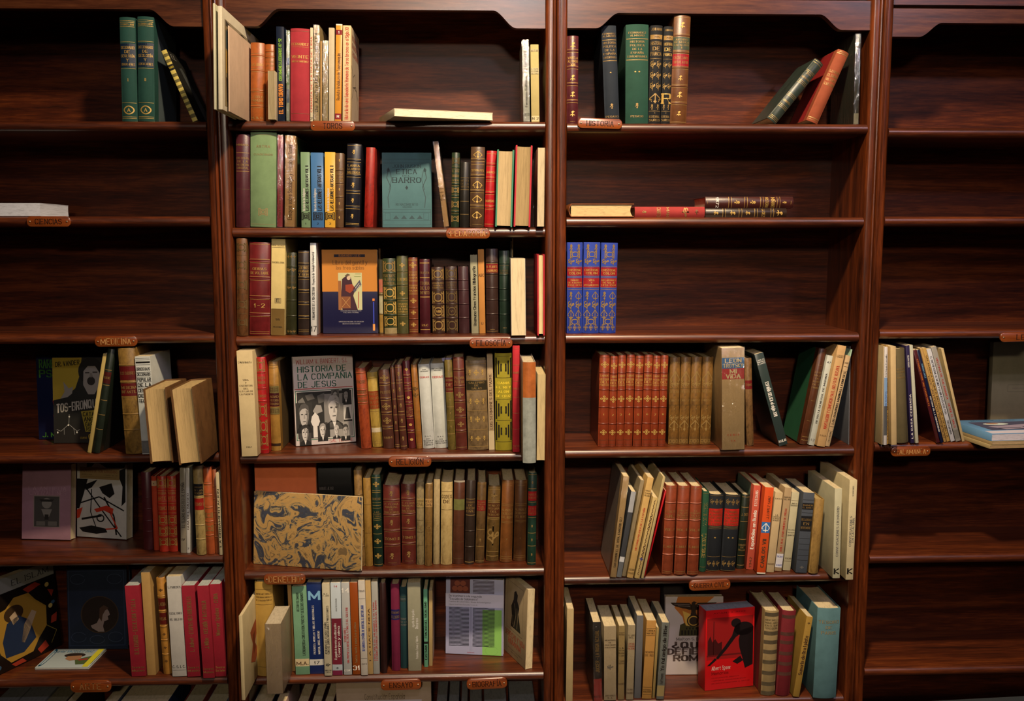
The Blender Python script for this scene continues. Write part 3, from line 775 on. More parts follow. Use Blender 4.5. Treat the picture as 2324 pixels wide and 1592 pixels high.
FACE('15',(169,1057),(286,1057),(287,1230.7),(174.5,1222),'P','b8b6ae',[('121110',1,'poly',[(0,.22),(.22,.22),(.14,.42),(.05,.62),(0,.62)]),('121110',1,'poly',[(.14,.30),(.42,.22),(.30,.33),(.18,.37)]),('121110',1,'poly',[(.45,.32),(.70,.26),(.76,.40),(.66,.46),(.52,.40)]),('121110',1,'poly',[(.80,.1),(.98,.05),(.98,.5),(.90,.56),(.92,.3)]),('121110',1,'line',[(.05,.55),(.45,.45),(.95,.62)],.004),('121110',1,'line',[(.2,.35),(.5,.62),(.9,.97)],.004),('121110',1,'line',[(.3,.35),(.28,.66),(.4,.88)],.003),('121110',1,'line',[(.55,.45),(.75,.70),(.8,.95)],.005),('b0331c',2,'poly',[(.35,.62),(.6,.56),(.74,.60),(.72,.68),(.55,.63),(.4,.66)]),('b0331c',2,'poly',[(0,.64),(.12,.60),(.06,.74),(0,.76)]),('b0331c',2,'line',[(.66,.64),(.82,.86),(.58,.88)],.004),('121110',3,'line',circle(.48,.735,.07,.045,16)+[(.55,.735)],.004),('121110',3,'poly',[(.05,.88),(.30,.84),(.58,.87),(.62,.92),(.40,.95),(.12,.93)]),('121110',3,'line',[(.10,.76),(.5,.70)],.006),('121110',1,'poly',[(.2,0),(.36,0),(.3,.05),(.2,.06)]),('121110',1,'poly',[(.45,0),(.98,0),(.95,.05),(.6,.06)]),('8a744c',4,'poly',rect(.06,.065,.86,.215)),('6a2a1c',5,'text',(.10,.09,.82,.125),'PAPELES DE SON ARMADANS',{'bold':.8}),('4a3a28',5,'text',(.10,.15,.30,.165),'AÑO XII',{'bold':.7}),('4a3a28',5,'text',(.54,.15,.82,.165),'TOMO XLVI',{'bold':.7}),('4a3a28',5,'line',[(.12,.185),(.80,.185)],.0006)],'white magazine with black and red brushwork',t=.03,tilt=5)
B('15',319,340,324,348,1076.7,1253.5,'L','4a1a1e','l.32,.47,.62,.76@d;b.32,.47,.62,.76','dark maroon leather book with faint bands')
B('15',342,354.6,349,361,1086,1254.5,'C','a83a1e','p.06-.13#c9a884;t.08-.11@k:4','thin red orange cloth book with a small paper label')
for i,(a,b_,c,d) in enumerate(((354.6,376,361.5,382),(377.4,398,383,402.5))):
    B('15',a,b_,c,d,1086,1258,'L','b3301c','B.17,.34,.50,.65,.80;t.03-.15*.9:▣;t.19-.32:HISTORIA|ARTE;t.37-.47:TOMO;t.52-.63*.95:▣;t.67-.78*.95:▣;t.82-.92*.95:▣',('bright red gilt leather book, left of two alike' if i==0 else 'bright red gilt leather book, right of two alike'))
B('15',408,421,410,424,1067.6,1260.8,'G','8a8270','u.17-.70@k*.5:EL TESORO ARTISTICO DE ESPAÑA;t.82-.86@k:IV','grey tan book lettered up its spine EL TESORO ARTISTICO')
B('15',421.4,430,424,432,1067.6,1260.8,'G','c4c2ba','u.3-.72@n*.5:GUIA DEL MUSEO;t.93-.96@k:2','narrow white paperback beside the grey tan one',hexb='3a3a34')
B('15',436,458,446,467.5,1064,1266,'M','a8915a','p.2-.33#16171c;t.22-.32@s:CURIOSIDADES|DE LAS|CIENCIAS;p.36-.49#8a1c16;t.39-.46@s:TOMO I;L.345,.66,.82@s;b.66,.82','speckled pale calf book with black and red labels',hex2='6a5630')
B('15',460,478,468.6,487.6,1066.5,1264.5,'L','a8522a','B.19,.32,.46,.62,.78@s;t.5-.6@s:▣;t.64-.76@s:▣','orange brown leather book with worn bands')
B('15',481,489.5,489.5,497,1072,1262,'L','8a4a2a','B.2,.35,.5,.65,.8@s','narrow brown banded book squeezed by the upright')
B('15',490,496,497.6,506.2,1080,1266,'P','b5a784','u.2-.9@k*.55:LA ORNAMENTACION','thin cream booklet, last before the upright')
# ------------------------------------------------ ARTE shelf
FACE('16',(-25,1320),(129,1290),(140.6,1467),(-25,1545),'G','17110e',[('8a8a80',1,'poly',rect(0,0,1,.16)),('14110f',2,'poly',rect(0,.10,.22,.22)),('a8a69a',3,'text',(.02,.115,.2,.15),'ARTE',{'bold':1.2}),('a8a69a',3,'text',(.02,.165,.2,.20),'OTROS',{'bold':1.2}),('2a2824',2,'text',(.42,.055,.92,.115),'EL ISLAM',{'bold':.8}),
 ('a07a2a',2,'poly',[(.10,.5),(.16,.36),(.30,.34),(.42,.25),(.62,.26),(.70,.36),(.84,.48),(.82,.70),(.70,.80),(.60,.92),(.30,.93),(.18,.80)]),('3a2814',3,'poly',circle(.40,.42,.13,.09)),('1d2a44',4,'poly',[(.30,.50),(.46,.46),(.60,.56),(.66,.78),(.48,.88),(.24,.86),(.22,.68)]),('b39a7a',4,'poly',[(.34,.44),(.42,.40),(.46,.50),(.38,.54)]),('b39a7a',4,'poly',[(.52,.58),(.64,.46),(.70,.50),(.58,.68),(.50,.78),(.46,.76)]),
 ('93301c',2,'poly',[(.02,.45),(.12,.36),(.14,.42),(.05,.52)]),('93301c',2,'poly',[(.55,.20),(.72,.17),(.80,.22),(.62,.26)]),('93301c',2,'poly',[(.88,.30),(.97,.34),(.93,.40)]),('93301c',2,'poly',[(.90,.62),(.98,.60),(.96,.70),(.88,.70)]),('93301c',2,'poly',[(.66,.92),(.78,.86),(.82,.94),(.70,.98)]),('93301c',2,'poly',[(.30,.95),(.45,.94),(.5,.99),(.35,.99)]),('c0a860',2,'poly',circle(.88,.25,.03,.025)),('c0a860',2,'poly',circle(.90,.50,.03,.025)),('33506a',2,'poly',circle(.94,.47,.03,.02)),('33506a',2,'poly',circle(.12,.93,.05,.03)),('7a6a2a',2,'line',[(.82,.70),(.95,.80),(.86,.92)],.002)],'large art book cover with a gilded miniature panel',t=.03,tilt=4)
FACE('16',(151,1291),(288,1291),(291,1479),(152,1479),'C','1d2738',[('2b3850',1,'line',[(.05,.05),(.95,.05),(.95,.95),(.05,.95),(.05,.05)],.002),('39465c',1,'line',circle(.2,.85,.12,.06,14),.0012),('39465c',1,'line',circle(.5,.88,.12,.05,14),.0012),('39465c',1,'line',circle(.8,.85,.12,.06,14),.0012),('39465c',1,'line',circle(.2,.15,.12,.06,14),.0012),('39465c',1,'line',circle(.8,.15,.12,.06,14),.0012),('3f3020',1,'poly',circle(.55,.58,.31,.225,30)),('241a14',2,'poly',circle(.55,.58,.295,.215,30)),('8d7c74',3,'poly',[(.58,.52),(.66,.50),(.70,.54),(.715,.58),(.68,.60),(.69,.64),(.62,.66),(.60,.72),(.62,.785),(.52,.785),(.42,.74),(.40,.71),(.50,.68),(.54,.62)]),('4a3426',4,'poly',[(.54,.62),(.55,.50),(.62,.465),(.70,.50),(.64,.53),(.60,.58),(.58,.66)])],'dark blue embossed cover with a round profile portrait',t=.03,tilt=4)
B('16',282,316,299.7,331,1334,1540.7,'S','8f1c2c','u.15-.75@s*.34:R. R. CUADRO - ESCULTURA Y TALLA;t.88-.95@s:Tesoros|Museo','red slipcased volume, first of the red set',dep=.19,pages='aeb3ac')
B('16',319.5,340,334.6,354,1305,1538,'P','b08c52','','plain tan card folder between red volumes and calf',dep=.15)
B('16',352,373,371.7,388.5,1317.6,1537,'L','b07c34','B.19,.34,.5,.64,.79@s;p.21-.33#5a1a14;t.24-.3@s:LABIA;p.36-.48#5a1a14;t.38-.46@s:MISAL;t.1-.15@n:◆;t.56-.6@n:◆;t.7-.74@n:◆;t.84-.88@n:◆','golden brown gilt calf book with maroon labels')
B('16',375,416,393.8,423,1315,1542,'P','bdbab2','t.09-.12@k:L. PAREDES;t.35-.38@k:ESCULTORES;t.41-.44@k:DEL SIGLO XVI;t.88-.92@k:C. S. I. C.;l.935@k','white torn jacket book with black lettering',dep=.18)
B('16',409,441.5,424,456.6,1336,1543,'S','8f1c2c','u.12-.72@s*.34:L. Jolivet - ETAPAS NEO ORIENTALES;t.88-.95@s:Tesoros|Museo','red slipcased volume, second of the red set',dep=.19,pages='aeb3ac')
B('16',444,476,461,491,1337,1547,'S','8f1c2c','u.16-.68@s*.34:J. Wilde - OCEANÍA Y AUSTRALIA;t.88-.95@s:Tesoros|Museo','red slipcased volume, third of the red set',dep=.19,pages='aeb3ac')
B('16',482,511,495,524,1334,1543.7,'S','8f1c2c','u.10-.55@s*.36:Werner Speiser - CHINA;t.88-.95:Tesoros|Dos Series','red slipcased volume, last of the red set',dep=.19,pages='aeb3ac')
# ================================================================== second bookcase, TOROS shelf
B('21',483,488,485.5,490.5,15,256,'P','b9b79c','','thin white magazine sticking far out past the upright',Y=-.20,dep=.192)
B('21',494,504,496,505.5,20,255,'P','c6bda6','','thick white album with a printed cover, sticking far out',Y=-.20,dep=.38,side=(1,[('8d8068',1,'poly',rect(.06,.10,.94,.16)),('3a3428',2,'poly',[(.08,.105),(.3,.15),(.5,.11),(.7,.15),(.92,.11),(.92,.158),(.08,.158)]),('7a6a4a',1,'poly',rect(.06,.16,.30,.95)),('3f4a48',2,'poly',rect(.08,.20,.26,.38)),('9a7a3a',2,'poly',rect(.08,.40,.28,.62)),('4a3a2c',2,'poly',[(.08,.66),(.26,.70),(.24,.92),(.10,.90)])]))
B('21',517,520.5,518.5,521.5,66,261,'P','c2a890','','pinkish card booklet standing before the white album',Y=-.165,dep=.31)
B('21',567.5,600,567.5,600,100.5,279,'L','9a5220','B.16,.352,.61,.81@s;t.25-.31:LAS JODRAS;t.67-.76@s:L. FIDELIS|PAIMERO;t.94-.98@s:M. R. G.','tawny leather book with four bands')
B('21',601,624,601,624,102.5,279,'L','9a5220','B.09,.16,.35,.61,.81@s;t.2-.3@s:EL COSSIO|LOS TOROS','narrower tawny leather book behind a worn pamphlet',Y=.03)
B('21',608,624.5,609,625.5,168,279,'P','b7a98c','','worn pale pamphlet with ragged pages',Y=-.014,dep=.028,fore=True,pages='8f8264')
B('21',626.5,644,629.5,647,63,278,'G','141c2e','U.13-.57@q*.36-.02:CERTAMENES LITERARIOS 87-92;U.61-.92@o*.5:EL TORO BRAVO','glossy navy paperback lettered EL TORO BRAVO',hexb='2a5a8a')
B('21',649,658,649,658,72,279,'G','8d9a8a','p.05-.25#c4ccc8;p.3-.38#3a5a8a;p.45-.6#5a7a4a;p.65-.8#30486a','thin glossy magazine with a coloured photo spine',wrap=True)
B('21',658.5,702.5,658.5,702.5,68,279,'C','9a2c36','t.15-.19:FERNANDEZ;l.2@g*.4;t.28-.33:VEINTE;t.34-.37:AÑOS DE MARTINEZ;l.03,.92@d','wide red cloth book with small gilt title')
B('21',704,710,704,710,66.5,279,'P','c9bfa2','u.1-.9@r*.6:CRIANZA DE LA RAZA DE LIDIA;t.95-.99@k:2','very thin cream book with red vertical lettering')
B('21',710.5,726,710.5,726,59.5,279,'P','b59f72','u.08-.9@k*.55:De Azofra DEL TORO - ORTEGA','cellophane wrapped tan book with black vertical title',wrap=True)
B('21',726.3,731,726.5,731,97,279,'P','9a7a4a','','very thin brown pamphlet between wrapped books')
B('21',731.5,745.5,731.5,745.5,95,279,'P','a3926a','','short cellophane wrapped beige book',wrap=True)
B('21',746,759,746,759,66.5,279,'P','b8ab90','','stained off-white book beside the orange one')
B('21',762,777.5,760,774,57,278,'G','c98a34','p.0-.014#d9d5c8;p.06-.11#7a1c24;t.065-.105@w:1;u.30-.78@n*.48:Revista Andaluza de Tauromaquia;p.92-.98#7a1c24;t.93-.97@w:R','orange paperback with a red numbered square')
B('21',778.5,796.6,777,795.5,60,278,'P','cdb68c','u.02-.98@r*.5:Historia de una Ganaderia Romana de Toros bravos en el Siglo XX','cream book with red lettering and a sketched cover',hexb='a89884',side=(1,[('9a3a28',1,'text',(.14,.08,.9,.13),'HISTORIA DE UNA'),('9a3a28',1,'text',(.14,.16,.9,.21),'GANADERIA'),('9a3a28',1,'text',(.2,.24,.9,.29),'ROMANA'),('3a342c',1,'line',[(.1,.40),(.3,.52),(.25,.62),(.6,.58),(.9,.70)],.002),('3a342c',1,'line',[(.15,.75),(.4,.60),(.7,.62),(.85,.8)],.002),('3a342c',1,'line',[(.3,.5),(.5,.45),(.55,.6)],.0016)]))
B('21',1183.7,1200.5,1186.7,1204,88.5,276,'P','b3b6ac','u.1-.82@k*.35:Fernando Quiñones - DE LOS CANTES;t.88-.95@k:ANTIO','cellophane wrapped grey white book near the upright',wrap=True)
B('21',1204,1222,1205.6,1225,98.7,275,'P','a69864','p.06-.09#b8ac84;t.06-.1@n:AUTOR;p.3-.38#b8ac84;t.3-.39@k:EL TEATRO|DE ESPAÑA|EN LA EPOCA;p.92-.99#b8ac84;t.93-.98@k:N 2','khaki paper book with pasted labels, last on its side')
# ------------------------------------------------ PEDAGOGÍA shelf
B('22',534,565.5,535,566.5,310,522.5,'L','4a2028','l.2,.397;l.59@d;t.10-.13@s:MINIANA;t.24-.38@s:HISTORIA|DE LA|MASONERIA|UNIVERSAL','maroon book between upright and broad green one')
B('22',566.6,628,568,626,305,522,'C','708a62','l.03,.97@x;t.13-.17@x:ASTRA;t.22-.25@x:CUADERNOS;t.8-.88@x*.9:▢','broad pale green cloth book')
B('22',629,643.5,628,642,311.4,522,'G','a0444e','d.2-.9@d*.3:MEMORIAS DE UN MAESTRO','glossy pinkish red thin book',wrap=True)
B('22',647,672,644.6,670,312.7,522,'P','b58f5e','u.1-.92@n*.42:Ensayos sobre Sociología y Psicología Social','tan wrapped book with black letter vertical title',wrap=True,hexb='2f5a40')
for i,(a,b_,c,d,y,col,nm) in enumerate(((682.5,702,683.6,705.7,350,'6f8a6a','grey green'),(705,733,707.4,736,351,'3f6a9a','blue'),(736.5,761,738,760.7,350,'d0a03a','yellow'))):
    B('22',a,b_,c,d,y,521,'G',col,'U.18-.77@k*.28+.18:LAS RELIGIONES ANTIGUAS VOL II;u.48-.78@w*.26-.2:Historia de las Religiones;t.80-.9@k*.95:▢;t.83-.87@k:XX;t.93-.97@k:%d'%(i+1),nm+' paperback of a three volume set on religions')
B('22',761.3,780,761.5,779,352,521,'L','5f4630','B.23,.4,.59,.77@s;t.26-.38@s:DIAZ|LUNA|HISTORIA;t.07-.13:❦;t.46-.52:❦;t.65-.71:❦;t.84-.9:❦','small brown gilt book next to a yellow spine')
B('22',789,818.7,781,817,331,521,'L','15151f','B.2,.38,.575,.76;t.24-.36:LARRA|LA JUVENTUD|MALOGRADA;t.07-.13*.9:❦;t.46-.53*.9:❦;t.65-.71*.9:❦;t.84-.9*.9:❦;l.02,.955,.97','glossy black gilt book with five ornamented panels')
B('22',831,851,825.5,847,339,521,'M','9a2418','','red marbled board book before the teal cover',hex2='5a120c')
FACE('22',(874.5,351.6),(984,351.6),(980,521),(867.7,521),'P','466a70',[('25343a',1,'text',(.22,.16,.78,.20),'JOHN RUSKIN',{'bold':.9}),('25343a',1,'text',(.30,.225,.70,.285),'ETICA',{'bold':1.0}),('25343a',1,'text',(.42,.30,.58,.32),'DEL',{'bold':.8}),('25343a',1,'text',(.22,.335,.78,.40),'BARRO',{'bold':1.0}),('25343a',1,'poly',[(.5,.44),(.53,.47),(.5,.50),(.47,.47)]),('25343a',1,'text',(.28,.68,.72,.71),'RENACIMIENTO',{'bold':.8}),('25343a',1,'text',(.42,.72,.60,.74),'MADRID',{'bold':.8}),('2f444a',1,'line',[(.02,.76),(.98,.76),(.98,.97),(.02,.97),(.02,.76)],.0008),('2f444a',1,'line',[(.02,.80),(.98,.80)],.0006),('2f444a',1,'line',[(.02,.91),(.98,.91)],.0006),('2f444a',1,'line',[(.06,.81),(.16,.81),(.16,.90),(.06,.90),(.06,.81)],.0007),('2f444a',1,'line',[(.84,.81),(.94,.81),(.94,.90),(.84,.90),(.84,.81)],.0007),
 ('33474c',1,'line',[(.14,.20),(.10,.34),(.18,.46),(.12,.60),(.14,.74)],.0022),('33474c',1,'line',[(.86,.20),(.90,.34),(.82,.46),(.88,.60),(.86,.74)],.0022),('33474c',1,'line',[(.16,.24),(.20,.36),(.14,.50)],.0016),('33474c',1,'line',[(.84,.24),(.80,.36),(.86,.50)],.0016),('2f444a',1,'poly',circle(.13,.235,.03,.025)),('2f444a',1,'poly',circle(.87,.235,.03,.025)),('2f444a',1,'line',[(.03,.09),(.97,.09)],.0008),('2f444a',1,'line',[(.03,.14),(.97,.14)],.0008)]+[('2f444a',1,'poly',[(.28+.16*i,.84),(.34+.16*i,.89),(.22+.16*i,.89)]) for i in range(4)],'teal blue paper cover with two standing figures',t=.014,tilt=4,Y=.05)
B('22',981,995,1006.5,1020,325,521,'P','b89468','p.22-.52#c8a874;t.53-.7@n:DEMETRIO|MARQUES|LAS|IDEAS;p.0-.2#a37f62','thin tan book leaning left beside the teal cover',wrap=True)
B('22',1026,1043,1023,1042,350,520,'L','22301f','B.2,.42,.58,.79@s;t.22-.4@s:EL JOVEN|DIRIGIDO|EN PIEDAD;t.04-.18@d:▣;t.44-.56@s:▣;t.62-.76@s:▣;t.82-.95@s:▣','slim dark green gilt book with square ornaments')
B('22',1045,1066,1043,1064,371.7,520,'L','1d1a16','L.24,.42,.6,.8@d;t.26-.4@d:MISTICA|DE LA|VIRGEN','short nearly black book between green and brown')
B('22',1069,1101,1065.6,1098,337,520,'L','4a3524','B.16,.36,.55,.74;t.27-.31:STRAUSS;l.22;t.05-.14*.9:⚘;t.42-.52*.9:⚘;t.6-.7*.9:⚘;t.8-.9*.9:⚘;t.02-.04@s:∼∼∼∼∼∼∼∼;t.95-.98@s:∼∼∼∼∼∼∼∼','brown gilt book lettered on its second panel')
B('22',1104.5,1128,1099,1122,346,520,'L','a3161c','B.18,.36,.55,.73;t.26-.3:ANDREA;t.63-.68:MAHOMA;l.04,.4,.77,.96','bright scarlet gilt leather book')
B('22',1129,1167,1123,1163,346,522,'C','3f7a62','','green boarded book showing its pale fore-edge',fore=True,pages='b09a74',Y=-.012,dep=.16)
B('22',1172,1207.5,1164,1205,338,524,'C','a82c38','','red boarded book showing its tan fore-edge',fore=True,pages='9a845e',Y=-.014,dep=.16)
B('22',1219.6,1238,1217.6,1236,341.5,523,'P','a8967a','','wrapped pale book, fore-edge out, against the upright',fore=True,wrap=True,pages='b8a88a',Y=-.02,dep=.16)
# ------------------------------------------------ FILOSOFÍA shelf
B('23',535,559.6,537,562,545,767,'M','6a4424','t.02-.16@d:▣;t.2-.34@d:▣;t.4-.55@d:▣;t.6-.75@d:▣;t.8-.92@d:▣;l.17,.36,.57,.77@d','tall brown tooled book, first beside the upright',hex2='3a2210',Y=.006)
B('23',565,612.4,565,612.4,552.8,765,'L','651a1c','b.19,.21,.375,.395,.58,.60,.765,.785;l.18,.22,.365,.405,.57,.61,.755,.795,.02,.96,.98;t.26-.35*.55:OBRAS|DE VOLTAIRE;t.655-.70*.9:1-2','wide dark red banded book numbered 1-2')
B('23',615.7,648,614.8,645.7,545,764,'P','cdb87a','p.725-1.0#6a5226;l.09,.725@k;t.055-.08@x:JEAN TRICHNUS;t.23-.255@k:SOCIOLOGIA;t.6-.68@x:▢;t.61-.66@k:E;t.82-.85@k:55;t.905-.925@k:PEDONIA','cream book with brown foot panel numbered 55')
B('23',649.5,673,650.5,672,576,762.8,'L','2c2d18','t.02-.08@s:◆◆◆;t.17-.25@s:§§;t.27-.38@d:CADENAS|DE EL SOL|DE FRANCIA;t.39-.46@s:§§;L.58,.77@s;t.93-.99@s:§§§;b.17,.58,.77','olive black book with gilt scroll bands')
B('23',675.8,701,676,701.5,572,763.7,'L','2e2420','B.16,.32,.475,.62,.785;t.18-.3:J. DE VRIES|PENSAR|Y SER;l.02,.94,.96','dark brown book lettered PENSAR Y SER')
B('23',704,716.8,705,719.5,554,763.5,'G','c9c9c6','u.1-.83@k*.4:FUNDAMENTOS DE LA VIDA CRISTIANA - Proyecto de Teologia fundamental;t.9-.96@k*.9:17','narrow white paperback numbered 17',hexb='8a6a5e')
FACE('23',(734,569),(856,567.7),(858,757.7),(733,758.6),'G','1b1b3c',[('b5762e',1,'poly',rect(0,0,1,.5)),('1c1a2a',2,'poly',rect(.22,.055,.78,.09)),('b5762e',3,'text',(.31,.06,.69,.085),'RAIMUNDO LULIO',{'bold':.9}),('1c1a22',2,'text',(.20,.13,.82,.175),'Libro del gentil y',{'bold':.75}),('1c1a22',2,'text',(.26,.195,.76,.235),'los tres sabios',{'bold':.75}),
 ('b5b488',2,'poly',rect(.29,.275,.72,.72)),('3a1f2a',3,'poly',[(.36,.35),(.46,.30),(.52,.33),(.55,.42),(.60,.46),(.56,.55),(.64,.72),(.36,.72),(.34,.55)]),('8a3a24',4,'poly',[(.42,.42),(.54,.41),(.60,.46),(.50,.52),(.42,.49)]),('c0a890',4,'poly',circle(.48,.335,.035,.028)),('5a4a3a',4,'poly',[(.41,.31),(.46,.285),(.51,.30),(.46,.325)]),('4a4a58',4,'poly',[(.55,.47),(.68,.36),(.71,.42),(.58,.515)]),('c9c4a8',5,'line',[(.60,.46),(.67,.40)],.0012),('c9c4a8',5,'line',[(.62,.48),(.69,.42)],.0012),('8a5a34',3,'poly',rect(.29,.37,.345,.72)),('7a4a2c',4,'poly',rect(.345,.56,.51,.70)),('b58a54',5,'line',[(.35,.57),(.50,.69)],.001),('b58a54',5,'line',[(.50,.57),(.35,.69)],.001),('9a2a2a',4,'line',[(.66,.50),(.65,.70)],.002),('6a7a3a',3,'line',[(.60,.29),(.70,.29)],.0012),('6a7a3a',3,'line',[(.58,.32),(.70,.32)],.0012),
 ('b8b4b4',2,'text',(.33,.725,.70,.737),'EDICION PREPARADA POR',{'bold':.7,'serif':False}),('b8b4b4',2,'text',(.38,.745,.66,.757),'PALOMA PERNIL',{'bold':.7,'serif':False}),('b8b4b4',2,'text',(.29,.855,.74,.867),'UNIVERSIDAD NACIONAL DE EDUCACION',{'bold':.7}),('b8b4b4',2,'text',(.36,.88,.68,.892),'BIBLIOTECA DE AUTORES CRISTIANOS',{'bold':.7}),('c9762e',2,'poly',rect(.905,.585,.945,.612)),('3a4ac0',2,'poly',rect(.918,.625,.935,.885)),('c98a4a',2,'poly',rect(.908,.89,.948,.97))],'orange and navy cover with a medieval writing scribe',t=.022,tilt=3,Y=.06)
B('23',859,863.5,860,864.5,569,757,'P','5a3c22','','thin brown book edge behind the orange cover',Y=.125,dep=.11)
B('23',858.5,866.5,861,871,592,761,'M','6a5a34','p.0-.26#2c2a18;p.27-.44#a35a44;p.49-.72#9a9474;p.74-.98#8a6a2c;l.26,.45,.73,.98@s;t.3-.42@s:TOMO;b.46,.73','slim patched book with a salmon label',hex2='4a3c20',Y=.05,dep=.07)
B('23',867.7,897,872,901.5,589.6,761,'L','29341c','B.19,.36,.555,.75@s;t.21-.35@s:BALMES|FILOSOFIA|ELEMENTAL;t.04-.18*.98@s:▣;t.38-.53*.98:▣;t.58-.73*.98:▣;t.77-.9*.98:▣;p.92-1.0#8a7a54','green gilt book with scuffed foot, third from orange cover',Y=.05)
B('23',899.5,924.7,902,927,583.8,761,'L','4a4a2a','B.2,.37,.555,.755@s;t.25-.35:F. DE DIOS;t.09-.15*.9:◆;t.45-.51*.9:◆;t.6-.73:ENSAYOS|SOBRE|CULTURA|ESPAÑOLA;t.84-.9*.9:◆','olive leather book with small cross ornaments',Y=.05)
B('23',926.9,946.5,928,950,589,762,'L','6a3420','l.03,.04,.18,.2,.295,.31,.36,.37,.465,.48,.655,.805,.95,.97;b.655,.805;t.06-.14*.9:◆;t.21-.28:KANT|SCHOPEN;t.38-.45:CRITICA|RAZON;t.53-.6*.9:◆;t.69-.75*.9:◆;t.85-.91*.9:◆','rusty brown gilt book among darker spines',Y=.05)
B('23',951,974.8,953.8,976.6,592,761,'L','40141c','L.05,.245,.505,.945;t.16-.2@s:FILOSOFIA;t.29-.48@s:TEORIA|DE LO|INFINITO;t.865-.905:I.S.C','wine red book about the infinite',Y=.05)
B('23',979,1006.6,980.8,1011,609,760,'L','352018','b.2,.35,.555,.765;l.19,.36,.565,.775@d;t.03-.18*.98@s:▣;t.22-.33@s:UNAMUNO|OBRAS|COMPLETAS;t.37-.54*.98@s:▣;t.58-.75*.98@s:▣;t.64-.69:VIII;t.79-.96*.98@s:▣','dark brown ornamented volume numbered VIII',Y=.05)
B('23',1010,1037,1013,1040,608,760,'L','33201c','b.2,.35,.555,.765;l.19,.36,.565,.775@d;t.03-.18*.98@d:▣;t.22-.33@d:UNAMUNO|OBRAS|COMPLETAS;t.37-.54*.98@d:▣;t.58-.75*.98@d:▣;t.64-.69@d:VI;t.79-.96*.98@d:▣','dark brown ornamented volume numbered VI',Y=.05)
B('23',1040,1062,1041.6,1066.5,608,760,'L','3a2124','b.2,.35,.555,.765','plain plum brown book with blind bands',Y=.05)
B('23',1067,1083,1070,1087,581.6,760,'P','8d8a70','U.15-.9@k*.36:Unamuno-Cines Francias Bibliografia','grey green paper book with typewritten spine',Y=.05)
B('23',1084.6,1098,1087.7,1102.6,569.5,760.5,'P','b0783a','t.28-.33@n:ABC;t.86-.9@n:U','plain orange brown paper book',Y=.05)
B('23',1102.6,1129.6,1103.6,1132,568,760.5,'L','33211d','B.155,.295@d;b.46,.6,.77;p.18-.285#7a1c1c;t.19-.28:R. PLANES|UNAMUNO;t.945-.965@s:1899;l.175,.29,.975@s','dark brown banded book with a red label',Y=.05)
B('23',1133,1157,1134,1158.5,572.5,760.5,'L','1c2c22','b.155,.29,.46,.6,.77;l.18,.28@d;t.2-.28@d:J.|S. MANUEL|BUENO;t.925-.945@s:1931','dark green banded book before thin white cards',Y=.05)
B('23',1158.8,1161,1159.2,1161.4,555,757,'P','aaa692','','thin white card standing behind the thick white book',Y=.142,dep=.10)
B('23',1161.8,1164.4,1162.2,1164.8,548,757,'P','a08e6a','','thin tan card standing behind the thick white book',Y=.142,dep=.10)
B('23',1157.8,1192,1160,1194,593.8,769,'P','b9b2a4','','thick white jacketed book, fore-edge outward',fore=True,pages='cdbb98',Y=-.015,dep=.15,wrap=False)
B('23',1219.8,1238,1221,1237.5,584.7,769,'C','a3202c','','thin red book, fore-edge outward, beside the upright',fore=True,pages='cdb98e',Y=-.015,dep=.15)
# ------------------------------------------------ RELIGIÓN shelf
B('24',533.7,572,549.5,584,797,1037,'P','cdb98c','t.09-.12@k:C. Maria Abad, S. I.;t.26-.42@n*.5:VIDA|Y|ESCRITOS|DEL|V. P. LUIS DE|LA PUENTE;t.9-.92@k:1957','tall cream book with a printed life story title',dep=.17)
B('24',583,601,590,611,812,1030.5,'L','a3181c','B.155,.32,.45@d;t.03-.15*.98@s:▣;t.19-.28@s:VIRGEN|MARIA;t.38-.42@s:TIRSO;t.48-.62*.98@s:▣;t.65-.78*.98@s:▣;t.8-.92*.98@s:▣;l.02,.955@s','bright red gilt book beside the tall cream one')
B('24',608,630,615.6,637.5,822,1025,'L','9a7434','p.27-.35#6a6038;t.275-.345@d:▣▣;p.35-.50#3c1418;t.37-.49@s:ABAD|HISTORIA|ROMANA;p.51-.585#6a6038;t.515-.58@d:▣▣;l.04,.07,.26,.59@d;p.915-.945#2c1c10','tan leather book with a dark maroon label',hexb='4a3a20')
FACE('24',(668,797),(799.6,794),(806,1003),(674,1008),'L','1f1a12',[('2c2618',1,'line',[(.05,.04),(.95,.04),(.95,.96),(.05,.96),(.05,.04)],.0015)],'large dark leather volume behind the white history cover',t=.025,tilt=2,Y=.205)
